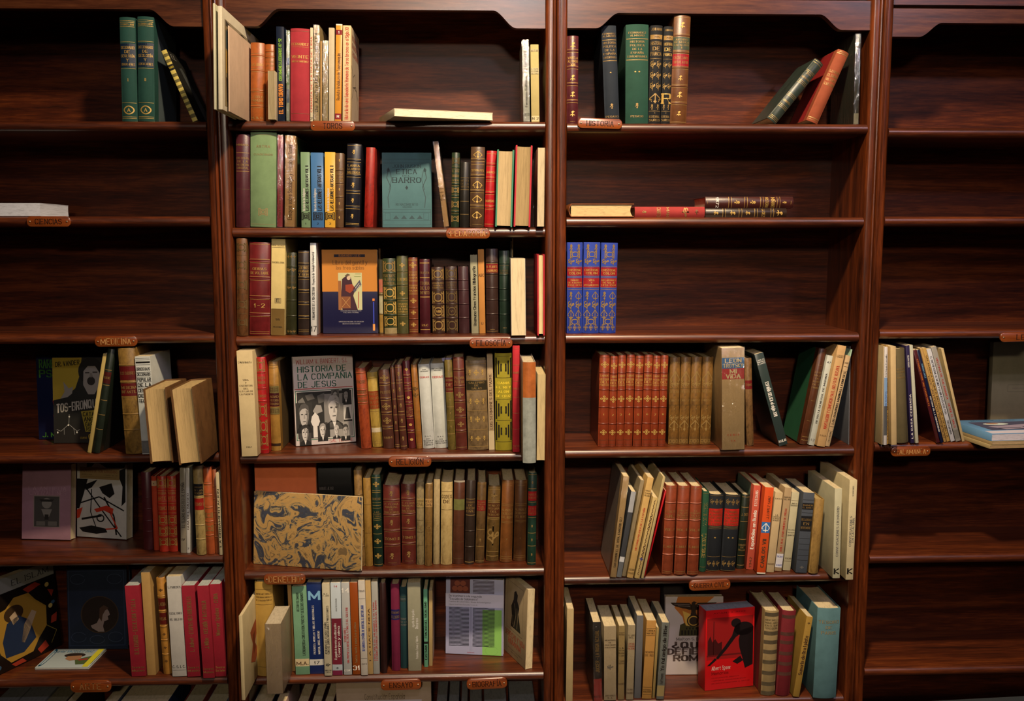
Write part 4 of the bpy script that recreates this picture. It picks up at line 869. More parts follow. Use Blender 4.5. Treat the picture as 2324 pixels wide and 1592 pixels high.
def facemask(u, v, s, dark, light, hair):
    a = s*1.25; P = lambda c, l, pts: (c, l, 'poly', [(u+x*s, v+y*a) for x, y in pts])
    return [P(dark,4,[(-1.3,-1.15),(1.3,-1.15),(1.3,1.45),(-1.3,1.45)]),P('1d1c1b',5,[(-1.3,1.45),(-1.1,1.05),(-.4,.8),(.4,.8),(1.1,1.05),(1.3,1.45)]),P('d0ccc6',6,[(-.25,.85),(.25,.85),(0,1.4)]),
     P(light,6,[(-.72,-.3),(-.6,-.75),(0,-.95),(.6,-.75),(.72,-.3),(.68,.25),(.42,.75),(.12,.92),(-.18,.9),(-.5,.66),(-.68,.2)]),P('6f6c69',7,[(.25,-.55),(.7,-.4),(.68,.25),(.42,.75),(.15,.92),(.3,.5),(.42,.1)]),
     P(hair,8,[(-.8,-.05),(-.82,-.6),(-.45,-1.0),(.2,-1.1),(.7,-.85),(.82,-.3),(.76,-.05),(.66,-.45),(.2,-.68),(-.3,-.62),(-.66,-.4)]),
     P('33312f',8,[(-.5,-.2),(-.16,-.2),(-.2,-.1),(-.46,-.1)]),P('33312f',8,[(.14,-.2),(.5,-.2),(.46,-.1),(.2,-.1)]),P('8d8986',7,[(-.04,-.15),(.1,-.15),(.18,.22),(-.1,.22)]),P('4a4745',8,[(-.26,.44),(.26,.42),(.2,.5),(-.2,.5)])]
FACE('24',(664.5,813.7),(801.4,808.6),(808,1006.4),(671.7,1016),'G','c4b8b4',[('a3342c',1,'text',(.06,.035,.90,.085),'WILLIAM V. BANGERT, S.I.',{'bold':.9,'serif':False}),('a09690',1,'line',[(.02,.10),(.98,.10)],.0006),('1f5a44',1,'text',(.08,.115,.88,.175),'HISTORIA DE',{'bold':1.1,'serif':False}),('1f5a44',1,'text',(.08,.20,.97,.262),'LA COMPAÑIA',{'bold':1.1,'serif':False}),('1f5a44',1,'text',(.08,.287,.70,.35),'DE JESUS',{'bold':1.1,'serif':False}),('a3342c',1,'poly',rect(.02,.362,.98,.370)),('1f5a44',1,'poly',rect(.02,.385,.98,.945)),('c9c4bc',2,'poly',rect(.032,.393,.968,.937)),('262523',3,'poly',rect(.045,.402,.955,.928)),
  ('6a6864',4,'poly',[(.06,.50),(.14,.46),(.18,.52),(.08,.58)]),('8d8a86',4,'poly',[(.30,.62),(.36,.55),(.44,.56),(.46,.63),(.34,.66)]),('55524e',4,'poly',[(.18,.44),(.30,.42),(.34,.48),(.22,.50)]),('5a5854',4,'poly',[(.38,.45),(.5,.42),(.5,.52),(.4,.54)]),('c8c4be',9,'poly',[(.335,.635),(.39,.68),(.41,.74),(.38,.79),(.29,.79),(.26,.74),(.28,.68)]),('c8c4be',9,'poly',rect(.295,.79,.365,.92)),('8d8a86',5,'poly',rect(.57,.76,.95,.925))]
  +facemask(.155,.67,.105,'2e2d2b','a8a4a0','4a4846')+facemask(.16,.865,.075,'3a3836','b5b1ac','2a2826')+facemask(.65,.615,.125,'75726e','b9b5b0','8d8a86')+facemask(.45,.85,.065,'2a2826','c0bcb6','8d8a86')+facemask(.68,.86,.05,'4a4846','b5b1ac','a8a4a0')+facemask(.83,.87,.06,'2a2826','9a9692','3a3836')+facemask(.86,.46,.05,'1c1b1a','7a7672','1a1918')+facemask(.68,.46,.05,'55524e','8d8a86','3a3836')+
  [('b5b1ac',4,'poly',rect(.80,.57,.95,.74)),('3a3836',5,'poly',[(.86,.60),(.90,.60),(.93,.73),(.83,.73)]),('a3342c',1,'text',(.56,.955,.95,.985),'SAL TERRAE',{'bold':1.0})],'white cover with collaged black and white portraits',t=.02,tilt=6)
B('24',806,829.7,819.7,843,838,1022,'M','9a4420','B.06,.27,.33,.43@s;t.14-.2@d:PADRE;t.27-.43@d:OBRAS|SELECTAS|VARIAS','orange brown marbled calf book leaning left',hex2='5a1c10')
B('24',831,855,845,869.7,848,1018.6,'V','a88c3c','p.25-.485#8a3a18;t.26-.48@s:PROCESO|SALUD|DE LOS|JESUITAS;l.25,.49,.52,.72,.92,.95@s;p.74-.8#bfb294;b.07','yellow vellum book with a red brown label',hex2='7a6428')
B('24',857,883.7,871,894.6,842,1022,'L','4a2a20','B.18,.37,.55,.73;t.06-.15*.9@s:◆;t.26-.31@s:PLEITO;t.42-.51*.9@s:◆;t.6-.69*.9@s:◆;t.84-.88@s:1884;t.03-.05@s:∼∼∼∼∼∼','dark brown gilt book lettered PLEITO')
B('24',884.6,894.6,897,908,832.8,1022.5,'L','4e2a20','L.03,.21,.4,.59,.78,.95,.97@s;t.27-.34@s:❦;t.46-.53@s:❦;t.65-.72@s:❦','very slim brown gilt book right of PLEITO')
B('24',895.2,911,909,924.7,831,1024,'L','4e2a20','L.03,.18,.215,.37,.405,.55,.59,.73,.77,.96@s;t.07-.15@s:❦;t.25-.33@s:❦;t.44-.52@s:❦;t.62-.7@s:❦;t.83-.91@s:❦','slim brown gilt book with five leaf ornaments')
B('24',912.5,929,927.4,944,822.5,1022,'L','5a1c20','B.17,.26,.325,.475,.64,.8;t.07-.12@g:●;t.39-.44@g:●;t.52-.62@s:SAN|JUAN|DE LA|CRUZ;t.70-.75@g:●;t.87-.92@g:●','maroon gilt book with round gold medallions')
B('24',931.6,946,945.6,959,831,1023,'L','8a5a26','l.03,.2,.265,.335,.39,.59,.78,.94,.96@s;t.25-.4@d:§|§','slim tan leather book before two white volumes')
B('24',947.8,975,960.6,986,831,1022.8,'C','b5b8b4','t.05-.09@k:SAN|CIPRIANO;t.135-.165@r:OBRAS;t.84-.86@k:B. A. C.;t.87-.965@k:241|SECCION IV|SANTOS|PADRES','white cloth collected works, narrower left volume')
B('24',976,1007,986.6,1016.7,829,1022,'C','b9bcb6','t.05-.09@k:SAN GREGORIO|MAGNO;t.14-.175@r:OBRAS;t.85-.87@k:B. A. C.;t.88-.95@k:170|SECCION IV|SANTOS PADRES','white cloth collected works, wider right volume')
B('24',1008,1025.8,1017.6,1035,821,1026,'M','6a5a26','p.19-.36#5a1c16;t.2-.35@s:HISTORIA|DE|ESPAÑA;L.19,.36,.52,.67,.82@s;t.1-.15@s:❦;t.42-.46@s:❦;t.57-.61@s:❦;t.72-.76@s:❦','old olive calf book with paper slips on top',hex2='3a3014')
B('24',1026.7,1053,1036,1060,814.6,1026.5,'L','5a2a20','B.14,.31,.47,.635,.79@s;t.2-.29@s:PALMA|PUTIFAR;t.37-.44*.9@s:◆;t.53-.6*.9@s:◆;t.69-.75*.9@s:◆;l.03,.97@s','tall chestnut gilt book left of the speckled one')
B('24',1055.8,1103.8,1063,1108.7,822.8,1026.8,'M','7a6444','p.225-.33#2b2617;t.23-.325@s:CALEPINO|DE|SALAS;L.04,.21,.345,.56,.77,.96@s;t.1-.17*.9:❦◆❦;t.42-.49*.9:❦◆❦;t.62-.69*.9:❦◆❦;t.84-.9*.9:❦◆❦','broad speckled calf book with a black title band',hex2='3e2e1a')
B('24',1104.5,1118,1110,1123,809,1025.8,'P','a08a6a','u.2-.78@n*.42:LOS SERMONES DEL PADRE;p.8-1.0#b3a282','thin beige paper book beside the olive green one')
B('24',1119.6,1162,1125.5,1162,807,1027.7,'C','8d8220','t.05-.24*.98@k:▢;t.49-.67*.98@k:▢;t.71-.89*.98@k:▢;l.25,.47,.69,.91,.03@k;t.28-.46@y*.5:GAMA|EL REY|ALON|DE CRUZ','olive yellow book with nested square frames')
B('24',1165,1183,1163,1180,790,1032,'C','a3222c','l.03,.18,.33,.48,.63,.78,.96@s;t.2-.3@s:ANUARIO;t.37-.43@s:PAPELES;t.93-.95@s:Garcia','tall thin red cloth book with gilt rules')
B('24',1184,1217,1187,1216,828,1057,'V','8d857a','p.0-.35#a05a2a;p.35-1.0#8a8f88','tattered spineless book with grey backing',hex2='6a5a48',dep=.19,pages='b5a88c')
B('24',1219.8,1238.5,1217.5,1236.5,855.6,1051,'P','a3926c','','ragged page bundle beside the upright',fore=True,pages='b39f74',dep=.17)
# ------------------------------------------------ DERECHO shelf
FACE('25',(578,1056),(720,1056),(722,1276),(584,1276),'P','d8703e',[('b2552e',1,'line',[(.02,.02),(.98,.02)],.001)],'plain bright orange board at the back',t=.015,tilt=0,Y=.105)
FACE('25',(724,1056),(799,1056),(801,1272),(726,1272),'G','0e0d0c',[('7a746c',1,'text',(.04,.275,.46,.305),'MANUEL ALVAR',{'bold':.8}),('2a2624',1,'line',[(.04,.24),(.96,.24)],.0006)],'black book with small grey lettering behind marbled boards',t=.03,tilt=0,Y=.125)
MARB,nt,b = newmat('marbled_paper')
v = mapped(nt,(1,1,1)); n1=N(nt,'ShaderNodeTexNoise',Scale=7,Detail=2,Roughness=.5,Distortion=1.0); nt.links.new(v,n1.inputs['Vector'])
va=N(nt,'ShaderNodeVectorMath',_operation='MULTIPLY_ADD'); nt.links.new(n1.outputs['Color'],va.inputs[0]); va.inputs[1].default_value=(.34,.34,.34); nt.links.new(v,va.inputs[2])
mp2=N(nt,'ShaderNodeMapping'); mp2.inputs['Scale'].default_value=(.55,1,1.25); nt.links.new(va.outputs[0],mp2.inputs['Vector'])
wv=N(nt,'ShaderNodeTexNoise',Scale=17,Detail=8,Roughness=.68,Distortion=1.5); nt.links.new(mp2.outputs[0],wv.inputs['Vector'])
nt.links.new(ramp(nt,wv.outputs['Fac'],[(.32,lin('5f6260')),(.38,lin('2e323e')),(.44,lin('3a3f4c')),(.46,lin('3a2e20')),(.48,lin('8a8064')),(.50,lin('a3814a')),(.58,lin('ad8a52')),(.62,lin('6e5a3c'))]),b.inputs['Base Color']); b.inputs['Roughness'].default_value=.5
_mats[('marb','marb',None)]=MARB
def marbled():
    o,w,h = FACE('25',(566.5,1115.6),(812,1130.7),(818.7,1300.5),(575,1279.5),'P','8a7a50',[],'large marbled paper portfolio in ochre and slate blue',t=.012,tilt=5)
    for c in o.children:
        if c.name.startswith('cover'): c.data.materials[0] = MARB
marbled()
B('25',801,821,812,828,1070,1288.6,'M','8a6a3a','l.24,.26,.42@s;b.25,.62,.79;p.27-.4#4a2014;t.28-.39@s:ORDEN|REAL','tan calf book half hidden by the marbled portfolio',hex2='4a3418')
B('25',823,840.6,829.6,846,1088,1288.6,'V','94702e','l.3,.62@d','plain ochre vellum book right of the portfolio',hex2='6a4c1c')
B('25',842,863,848.8,869,1081,1289.5,'L','14291f','l.03,.17,.19,.3,.33,.36,.47,.49,.64,.79,.975;t.07-.13*.9:◆;t.24-.28@s:DERECHO;t.39-.46@s:LAS|RELACIONES|DE TRABAJO;t.53-.59*.9:◆;t.69-.75*.9:◆;t.85-.91*.9:◆','very dark green book with four gilt crosses')
for (a,b_,c,d,yt,yb,tom,nm) in ((868,905.5,872,909,1104.7,1287.7,'TOMO II','wide maroon manual of finance lettered TOMO II'),(910,942,912,944.7,1103,1284,'TOMO I','maroon manual of finance lettered TOMO I')):
    B('25',a,b_,c,d,yt,yb,'L','5a241c','B.185,.37,.56,.74@s;t.07-.14*.95@s:❦;t.22-.35@s:F. FLORA|MANUAL|DE|HACIENDA;t.43-.5*.95@s:❦;t.64-.69@s:'+tom+';t.84-.92*.95@s:❦;t.02-.04@s:∼∼∼∼∼∼∼∼;t.95-.975@s:∼∼∼∼∼∼∼∼',nm)
B('25',945,962,945.5,963,1098,1287,'V','8a7a54','p.2-.3#a08c58;t.21-.29@n:CODIGO|CIVIL;l.31,.46,.6,.76@d;t.52-.57@s:○','speckled grey calf book with a tan label',hex2='453a26')
B('25',965.6,981.7,963.8,981,1103,1289.5,'M','7a5c2e','p.18-.28#b08a54;t.19-.27@n:REGLAS|CIVIL;l.02,.46,.59,.74@s;t.5-.56@s:○','small brown calf book with a peach label',hex2='4a3418')
B('25',984,999,983.5,997.5,1093,1286,'V','a8946a','','slim cream vellum book without a title',hex2='7a6844')
B('25',1001,1027.6,1000,1025.8,1100,1287.4,'V','b39c66','l.11,.33@n;t.14-.26@n:CODEX|DE','wide cream vellum book with faded ink title',hex2='846c3e')
B('25',1030,1055.8,1027.6,1052,1096.5,1286.5,'L','4e2c1c','p.22-.35#6a6a3a;l.53,.73,.93@d;p.0-.02#a39a88','brown leather book with a green paper label')
B('25',1058.5,1080,1054,1076,1096.5,1287.4,'L','2c211a','p.23-.39#3a2a20;t.24-.38@s:ELEMENTOS|DE|DERECHO|CIVIL;L.22,.41,.6,.79,.97@s;b.6,.79','blackish brown book with pale rules')
B('25',1083,1105,1078.6,1097.7,1101,1285,'M','5f4626','p.22-.35#7a1c1c;t.23-.34@s:HISTORIA|DERECHO|REAL|ESPAÑOL;L.02,.58,.79,.97@s;t.68-.74@s:❦','mottled brown book with a crimson label',hex2='33240f')
B('25',1108.6,1136,1102,1132,1109,1281,'M','5e461f','L.03,.05,.2,.225,.42,.44,.87,.93@s;p.23-.41#4a2814;t.24-.4@s:HEINECIO|HISTORIA|DEL|DERECHO;t.08-.18@s:§;t.5-.82*.9@s:§','olive brown book with a tall scroll ornament',hex2='3a2a10')
B('25',1139.6,1167.8,1134,1162,1097,1283.7,'L','6e421c','l.02,.035,.29,.31,.5,.515,.93,.955@s;t.05-.08@s:∼∼∼∼∼∼;t.34-.47@s:ALVAREZ|DERECHO|DEL REINO;t.7-.73@s:2','brown gilt law book with a figure two')
B('25',1169.6,1197,1164.6,1193.7,1097,1281,'L','5f3a1c','l.02,.035,.29,.31,.5,.515,.93,.955@s;t.05-.08@s:∼∼∼∼∼∼;t.34-.47@s:ALVAREZ|DERECHO|DEL REINO;t.7-.73@s:1','browner gilt law book with a figure one')
B('25',1199,1219,1197,1216,1081,1290.5,'M','1c3a2c','L.02,.17,.315,.48,.65,.79,.975@s;p.2-.3#a3181c;p.355-.46#a3181c;t.215-.285@s:MAYER|DERECHO;t.37-.45@s:LEYES|DE LAS|PARTES;t.08-.13@s:❦;t.55-.6@s:❦;t.7-.75@s:❦;t.86-.91@s:❦','narrow dark green book with two scarlet labels',hex2='0f1f18')
# ------------------------------------------------ ENSAYO shelf
B('26',541,550,548.5,557,1398,1590,'P','bfae84','','thin cream booklet sticking out over the shelf edge',Y=-.13,dep=.25,side=(1,[('93482c',1,'poly',[(.3,.34),(.55,.28),(.6,.42),(.5,.55),(.62,.70),(.48,.78),(.3,.70),(.4,.52)]),('6a2a1c',2,'poly',[(.4,.42),(.52,.40),(.48,.52),(.52,.62),(.42,.66)])]))
B('26',574,620.6,586,622,1322,1536.7,'C','a8863e','l.08,.24,.9@n;t.11-.21@n:MARTIN SANZ TORRALES|CODIGO NORMAS GENERALES|DE LA HACIENDA PUBLICA','wide ochre cloth book beneath the DERECHO plaque',dep=.15)
B('26',599.7,637.6,605,644,1416,1576.5,'P','a38f74','','cellophane wrapped pale pack sticking out over the edge',Y=-.10,dep=.125,wrap=True,pages='b8ab92')
B('26',651.5,660,661.5,671,1326,1533.5,'P','a8804a','','thin tan board beside the pale green book',Y=.034)
B('26',661,694.6,671.5,703.7,1332.7,1533.5,'P','6f9a78','u.07-.78@k*.19+.16:LATINOAMERICA: CONSTITUCION, PROCESO Y DERECHOS HUMANOS;u.07-.28@k*.16-.14:HECTOR FIX ZAMUDIO;p.82-.905#c2b088;t.84-.9@n:M.A.','pale green law paperback with a cream strip')
B('26',695,729.7,704.4,736,1324,1532,'G','16295e','T.10-.185@c*.95:M;u.25-.78@w*.13-.12:PATENTES, MODELOS Y DIBUJOS INDUSTRIALES;u.53-.78@w*.13+.2:MARCIAL ANGEL MORENO;p.84-.905#c2bfb6;t.85-.9@k:17','deep blue book with a big letter M')
B('26',730,747.7,737,753.8,1327,1536.5,'P','bdb498','u.24-.76@k*.26+.14:CON LOS JUDIOS, MUSULMANES Y PROTESTANTES;u.41-.76@k*.26-.2:ACUERDOS DEL ESTADO ESPAÑOL;t.1-.14@k:R. E.|T. 342;t.85-.91@k:§;t.93-.97@k:MINISTERIO|1994','narrow cream book with a two line vertical title')
B('26',749,772,754.7,778,1325,1534.8,'G','b5c0c6','p.385-.885#6a1a2c;p.95-1.0#6a1838;t.025-.055@r:14;u.17-.31@a*.2:Jesus Garcia Amado;u.44-.83@w*.22-.14:El juzgado de imprentas y la utilidad publica;u.47-.8@w*.2+.2:Cuerpo y alma;t.905-.94@k:◆','pale and maroon striped paperback with a small emblem')
B('26',773.7,792.7,780.5,799,1325,1534.8,'G','a8aaa8','t.06-.11@w*.9:14;u.27-.87@r*.24+.1:UNA PROPUESTA ANTICLERICAL A FINALES DEL SIGLO XVIII;u.49-.64@r*.24-.22:SERVIR LIBRES;t.935-.965@w:CSIC','silver grey paperback with red vertical title')
B('26',793.2,811,800.5,818.9,1325,1534.4,'G','8a4214','u.43-.87@x*.26:Textos, teoria y papel. Los archivos;t.9-.95@w*.9:31','rust orange paperback numbered 31')
B('26',811.6,827.8,820,835,1321,1536,'P','bdb6aa','U.26-.74@b*.4:DE GARGOLA ESPAÑOL DE DERECHO, EL DOCTOR JUAN;t.095-.12@k:Pedro M.|CABRERIZO;l.19,.82@k;t.87-.89@k:1974','white paper book with blue vertical title')
B('26',828.3,841.6,836,847,1321,1534,'P','b0925e','u.3-.85@n*.3:LA HACIENDA','mottled tan paperback without strong lettering')
B('26',842,857,848,862,1324,1533.5,'G','9a9a94','u.2-.85@r*.24+.14:ESTUDIOS HISTORICOS Y DOCUMENTOS DEL ARCHIVO;u.22-.85@r*.22-.22:EN EL SIGLO XV, SALAMANCA Y SU TIERRA','narrow grey paperback with red lettering')
B('26',861.5,875,864,879,1327,1532,'L','2c1614','','almost black brown book, plain spine')
B('26',885.6,906.5,890,908,1330,1527,'C','6a1a38','p.29-.41#2a2456;t.3-.4@s:ERASMO|ELOGIO;','magenta cloth book with a violet label')
B('26',907.4,922.6,909.7,926,1336.5,1521.5,'C','1c3c40','l.12,.17@d;t.13-.16@a:OBRAS;t.37-.48@a:NORMAS|DE LA|HISTORIA','dark teal cloth book next to a magenta one')
B('26',923.6,953,926.8,956.8,1327,1527,'P','8a8872','u.3-.5@w*.24-.1:Agustin de Argüelles;u.4-.52@w*.22+.18:Discursos;u.6-.86@w*.24+.18:Francisco Tomas y Valiente','broad grey olive paperback with white italics')
B('26',960.5,970,963,972,1342,1518.6,'P','5f9a7a','U.16-.62@k*.5:FRACASO DEL SOCIALISMO;p.67-.7#14140f;U.72-.9@k*.5:EASTMAN','thin mint green book with black vertical lettering',dep=.13)
B('26',972.8,982,974,981.5,1345,1516,'P','a88f5e','','thin tan book with a pinkish side cover',hexb='b39c8c',dep=.17)
tx=[('c9c6d8',1,'poly',rect(0,.20,1,.37))]
for i in range(30):
    vv=.385+i*.0172; tx.append(('20222a',2,'line',[(.06,vv),(.13,vv+.004),(.22,vv-.003),(.31,vv+.003),(.41,vv)],.0019)); tx.append(('20222a',2,'line',[(.47,vv),(.56,vv+.004),(.66,vv-.003),(.76,vv+.003),(.85,vv)],.0019))
for i in range(10):
    vv=.02+i*.018; tx.append(('3a2a2a',2,'line',[(.47,vv),(.6,vv+.003),(.72,vv-.003),(.84,vv)],.0018))
FACE('26',(1010,1321),(1142.7,1321),(1141.8,1496),(1010.8,1489),'G','a3a6c4',tx+[('8d90ac',1,'poly',rect(.42,.37,.46,.95)),('7fb45a',1,'poly',rect(.64,.40,.97,1.0)),('5a2a24',1,'poly',rect(.08,0,.42,.19)),('8a4a34',2,'poly',circle(.16,.13,.05,.035)),('8a4a34',2,'poly',circle(.25,.13,.05,.035)),('8a4a34',2,'poly',circle(.34,.13,.05,.035)),('8a4a34',2,'poly',circle(.2,.06,.05,.035)),('8a4a34',2,'poly',circle(.3,.06,.05,.035)),('1a1a20',2,'text',(.06,.215,.62,.24),'De la primera a la segunda',{'bold':1.1,'serif':False}),('1a1a20',2,'text',(.06,.255,.56,.28),'"Escuela de Salamanca"',{'bold':1.1,'serif':False}),('1a1a20',2,'text',(.06,.295,.78,.312),'Fuentes documentales y lineas de investigacion',{'bold':.8,'serif':False}),('3a3a44',2,'text',(.06,.335,.55,.35),'Miguel Anel Pena Gonzalez (coord.)',{'bold':.7,'serif':False}),('a3242c',2,'text',(.38,.965,.50,.978),'dykinson',{'bold':1.1,'serif':False}),('6a9a4a',2,'line',circle(.8,.94,.11,.06,18),.0006)],'lavender and lime green cover filled with handwriting',t=.016,tilt=5)
FACE('26',(1144.6,1318),(1217.7,1333.6),(1192,1527),(1142.7,1479),'P','b09a76',[('2a231c',1,'poly',[(.42,.16),(.50,.13),(.58,.17),(.56,.24),(.66,.32),(.62,.40),(.70,.52),(.74,.62),(.30,.62),(.34,.48),(.30,.36),(.40,.26)]),('b09a76',2,'line',[(.44,.30),(.52,.44),(.44,.60)],.0016),('b09a76',2,'line',[(.56,.34),(.60,.48),(.58,.60)],.0016),('b09a76',2,'line',[(.38,.46),(.40,.58)],.0012),('4a4036',1,'line',[(.12,.06),(.82,.06),(.82,.66),(.12,.66),(.12,.06)],.0007),('a3341f',1,'text',(.06,.70,.94,.765),'DERECHO Y VIDA',{'bold':1.1,'serif':False}),('a3341f',1,'text',(.22,.785,.78,.85),'HUMANA',{'bold':1.1,'serif':False}),('3a322a',1,'text',(.15,.90,.85,.915),'Luis Legaz Lacambra',{'bold':.8}),('3a322a',1,'text',(.35,.935,.65,.95),'BOSCH',{'bold':.8})],'cream angled cover with a draped statue drawing',t=.022,tilt=2,yaw=None)
# ================================================================== third bookcase, HISTORIA shelf
B('31',1286.8,1314,1286.8,1311.5,77.4,277,'L','4a1c22','B.17,.36,.55,.745;t.07-.14*.9:✿;t.23-.35*.6:VARELA|ALFONSO|XIII;t.44-.51*.9:✿;t.63-.7*.9:✿;t.85-.92*.9:✿;t.02-.035@g:∼∼∼∼∼∼∼∼;t.97-.985@g:∼∼∼∼∼∼∼∼','wine red gilt leather book, first by the upright')
B('31',1365,1399,1373.5,1407,53.5,278,'C','1f2630','t.07-.12@s:FERNANDEZ|ALMAGRO;L.145,.355@s;t.155-.34@s*.5:HISTORIA|POLITICA|DE LA|ESPAÑA|CONTEMPORANEA;t.46-.49:★;t.79-.85*.9@s:❦;t.91-.94@s:PEGASO','slate black political history with one star',Y=.03)
B('31',1419,1475,1421.5,1470,52,278,'C','1c4034','t.07-.125@s:FERNANDEZ|ALMAGRO;L.145,.355@s;t.155-.34@s*.5:HISTORIA|POLITICA|DE LA|ESPAÑA|CONTEMPORANEA;t.46-.49:★ ★;t.79-.85*.9@s:❦;t.91-.94@s:PEGASO','wide dark green political history with two stars')
for (a,b_,c,d,yt,vn,nm,g) in ((1477,1505.5,1472,1499,54.5,'⚘','black history of France with a fleur de lis shield','s'),(1506.5,1529.5,1500,1521,57,'R','black history of France with a monogram shield','g')):
    B('31',a,b_,c,d,yt,278.5,'C','16171a','t.02-.06@s:JOHN MANN;p.095-.14#8a6c3c;t.10-.135@k:∼∼∼;t.155-.315@%s*.62:HISTORIA|DE|FRANCIA;l.335,.87@s;t.34-.45*.98@s:§§;t.45-.56*.98@s:§§;t.56-.67*.98@s:§§;t.69-.79*.95@%s:%s;t.8-.86*.95@s:❦❦;t.88-.9@s:I;t.91-.98@s:EDITORIAL|SURCO'%(g,g,vn),nm)
B('31',1531,1571,1521.5,1558,32,279,'L','5e3a20','B.185,.34,.48,.65,.81@s;p.2-.315#3a4434;t.21-.31@s:ARCHIVO|DE MEDICA|CATALOGO|II;p.355-.47#8a141c;t.37-.45@s:CASTELLANOS|TIPO DE AUTOR;t.06-.12*.9:✿;t.55-.6*.9:✿;t.7-.76*.9:✿;t.88-.93*.9:✿;l.02,.985@s','tall brown calf book with green and red labels')
B('31',1851,1881,1734.5,1768,137,279,'L','2b352f','l.02,.05,.18,.2,.34,.36,.38,.56,.58,.60,.74,.76,.78,.93,.95,.97@s;t.21-.24@s:GUIA;t.26-.32@s:DE FORASTEROS;t.66-.7@s:1860.','dark green book leaning steeply to the right',Y=.02,dep=.15)
B('31',1902,1935,1830,1857,116,283,'C','8a442a','L.05,.945@s;l.03,.97@s;t.01-.03@s:CICLO XVI;t.27-.5@s*.55:G. LENOTRE|EL ENIGMA|DEL TEMPLE|(LUIS XVII)','rust brown cloth book leaning right on a wrapped one',Y=.02,dep=.15,hexb='7a1616')
B('31',1940.5,1955,1936,1948.5,86.7,293,'P','33372f','p.88-1.0#7d7a66','dark wrapped book upright against the side panel',wrap=True)
# blue trio
for i,(a,b_,c,d,yt,l3) in enumerate(((1287,1323.6,1287,1321,552,'DIARIO|DE A BORDO|1492-1493'),(1325,1363.5,1322,1359,552,'VIDA|Y|DOCUMENTOS'),(1364.5,1404,1361,1397,553,'RELACIONES|DE VIAJE|1493-1504'))):
    B('33',a,b_,c,d,yt,758.7,'C','24388f','t.02-.12*.98@s:❦❦;t.09-.17*.98@s:▣;t.17-.245*.98@s:§§;p.27-.365#8a1c20;t.285-.355@g:CRISTOBAL|COLON;p.39-.49#8a1c20;t.4-.48@g:'+l3+';l.262,.37,.385,.495,.515@s;t.54-.63*.98@s:❦⚘;t.63-.74*.98@s:§§;t.74-.84*.98@s:⚘⚘;t.83-.91*.98@s:▣;t.9-.97*.98@s:◆◆◆','royal blue gilt volume, '+('left','middle','right')[i]+' of three alike on the shelf',ctx=False,Y=.02,group='royal blue gilt trio')
# ------------------------------------------------ third bookcase, fourth shelf
R8=((1360.7,1385.7,1357.8,1380,812.8,1022),(1386,1402.6,1380.6,1397.5,815,1021),(1403.5,1421.7,1398.4,1415.7,813,1021),(1423,1442.7,1416.3,1435,812,1021),(1444,1461.6,1436,1455.8,814,1020.5),(1463,1483,1456.7,1475.5,812,1020.5),(1483.5,1500.4,1475.8,1492.6,814,1020),(1501,1518,1493.5,1510,812,1019))
for i,q in enumerate(R8):
    B('34',*q,'L','7c3218','b.19,.375,.565,.745#6a2a16;l.03,.925,.975@n;t.07-.14*.95:◆;t.21-.24:TARDE;t.25-.34*.75:HISTORIA|DEL|PONTIFICADO;t.44-.51*.95:◆;t.63-.66:%d;t.81-.87*.95:◆'%(i+1),('first','second','third','fourth','fifth','sixth','seventh','eighth')[i]+' russet leather church history from the left of eight',Y=.032,group='russet leather set of eight')
R4=((1521,1546,1517.7,1539.6),(1546.9,1569.6,1540.5,1563),(1571,1594,1564,1588),(1595.7,1620.6,1588.8,1613))
for i,q in enumerate(R4):
    B('34',*q,814.6,1013.5,'M','7a5624','t.045-.07@s:●●●●●;t.16-.33*.98@s:⚘;t.25-.36*.98@s:§§;t.37-.41@s:HISTORIA;t.42-.44@d:DE;t.47-.51@s:CARLOS V;t.57-.6@s:%s;t.64-.74*.98@s:§§;t.72-.84*.98@s:⚘;t.93-.985@s:▣▣▣;l.355,.545,.92@d'%('1','2','3','4')[i],'worn brown gilt book, '+('first','second','third','fourth')[i]+' of four with scroll ornament',hex2='3e2a12',Y=.05)
B('34',1637,1690.5,1637.5,1691,791,1025,'P','a88e66','p.095-.2#3a6a9a;p.2-.305#a83a3a;T.1-.195@m*.7:LEON|TROYSKY;T.205-.3@m*.75:MI|VIDA;t.84-.865@r:C E N I T;t.9-.92@r:S. A.','broad beige wrapped book with blue and red label',wrap=True)
B('34',1691.8,1705,1694,1713,815.5,1014.5,'M','7a5a34','p.25-.35#6a1c1c;t.28-.32@s:TOMO','spotted calf book behind the wrapped beige one',hex2='2a1c0e')
B('34',1710.7,1732,1767.6,1789,803.7,1015,'G','2c3836','t.06-.12@w:CARLOS|MARTINEZ|DE CAMPOS;D.31-.68@w*.34:ESPAÑA BELICA el siglo XVII;t.93-.97@w*.8:AGUILAR','dark slate book leaning left, lettered ESPAÑA BELICA',dep=.16)
B('34',1860,1878.7,1815,1833.7,792.8,1012,'L','4e2a16','t.03-.05@s:∼∼∼∼;t.16-.18@s:∼∼∼∼;t.23-.42@s*.5:A. FORT|VIAJE|DE|REGRESO|DE Y|FRANCIA;t.53-.55@s:∼∼∼∼;t.74-.76@s:∼∼∼∼;t.9-.97@s:∼∼∼∼|∼∼∼∼','leaning brown leather book with green cloth boards',hexb='1c4a30',dep=.15)
B('34',1877.8,1890.5,1834,1849.5,808,1013,'P','b5bab0','u.2-.75@k*.28:REVISTA GENERAL DE MARINA;t.06-.09@k:47;t.92-.96@a:12','leaning white review with small black lettering')
B('34',1902,1924,1854,1871.4,785.5,1016,'P','bf9a68','u.2-.82@r*.36:NAVEGACION Y COMERCIO EN EL GOLFO DE VIZCAYA;t.09-.12@k:L. SUAREZ|FERNANDEZ;t.88-.9@n:C.S.I.C.','leaning peach book with red vertical title')
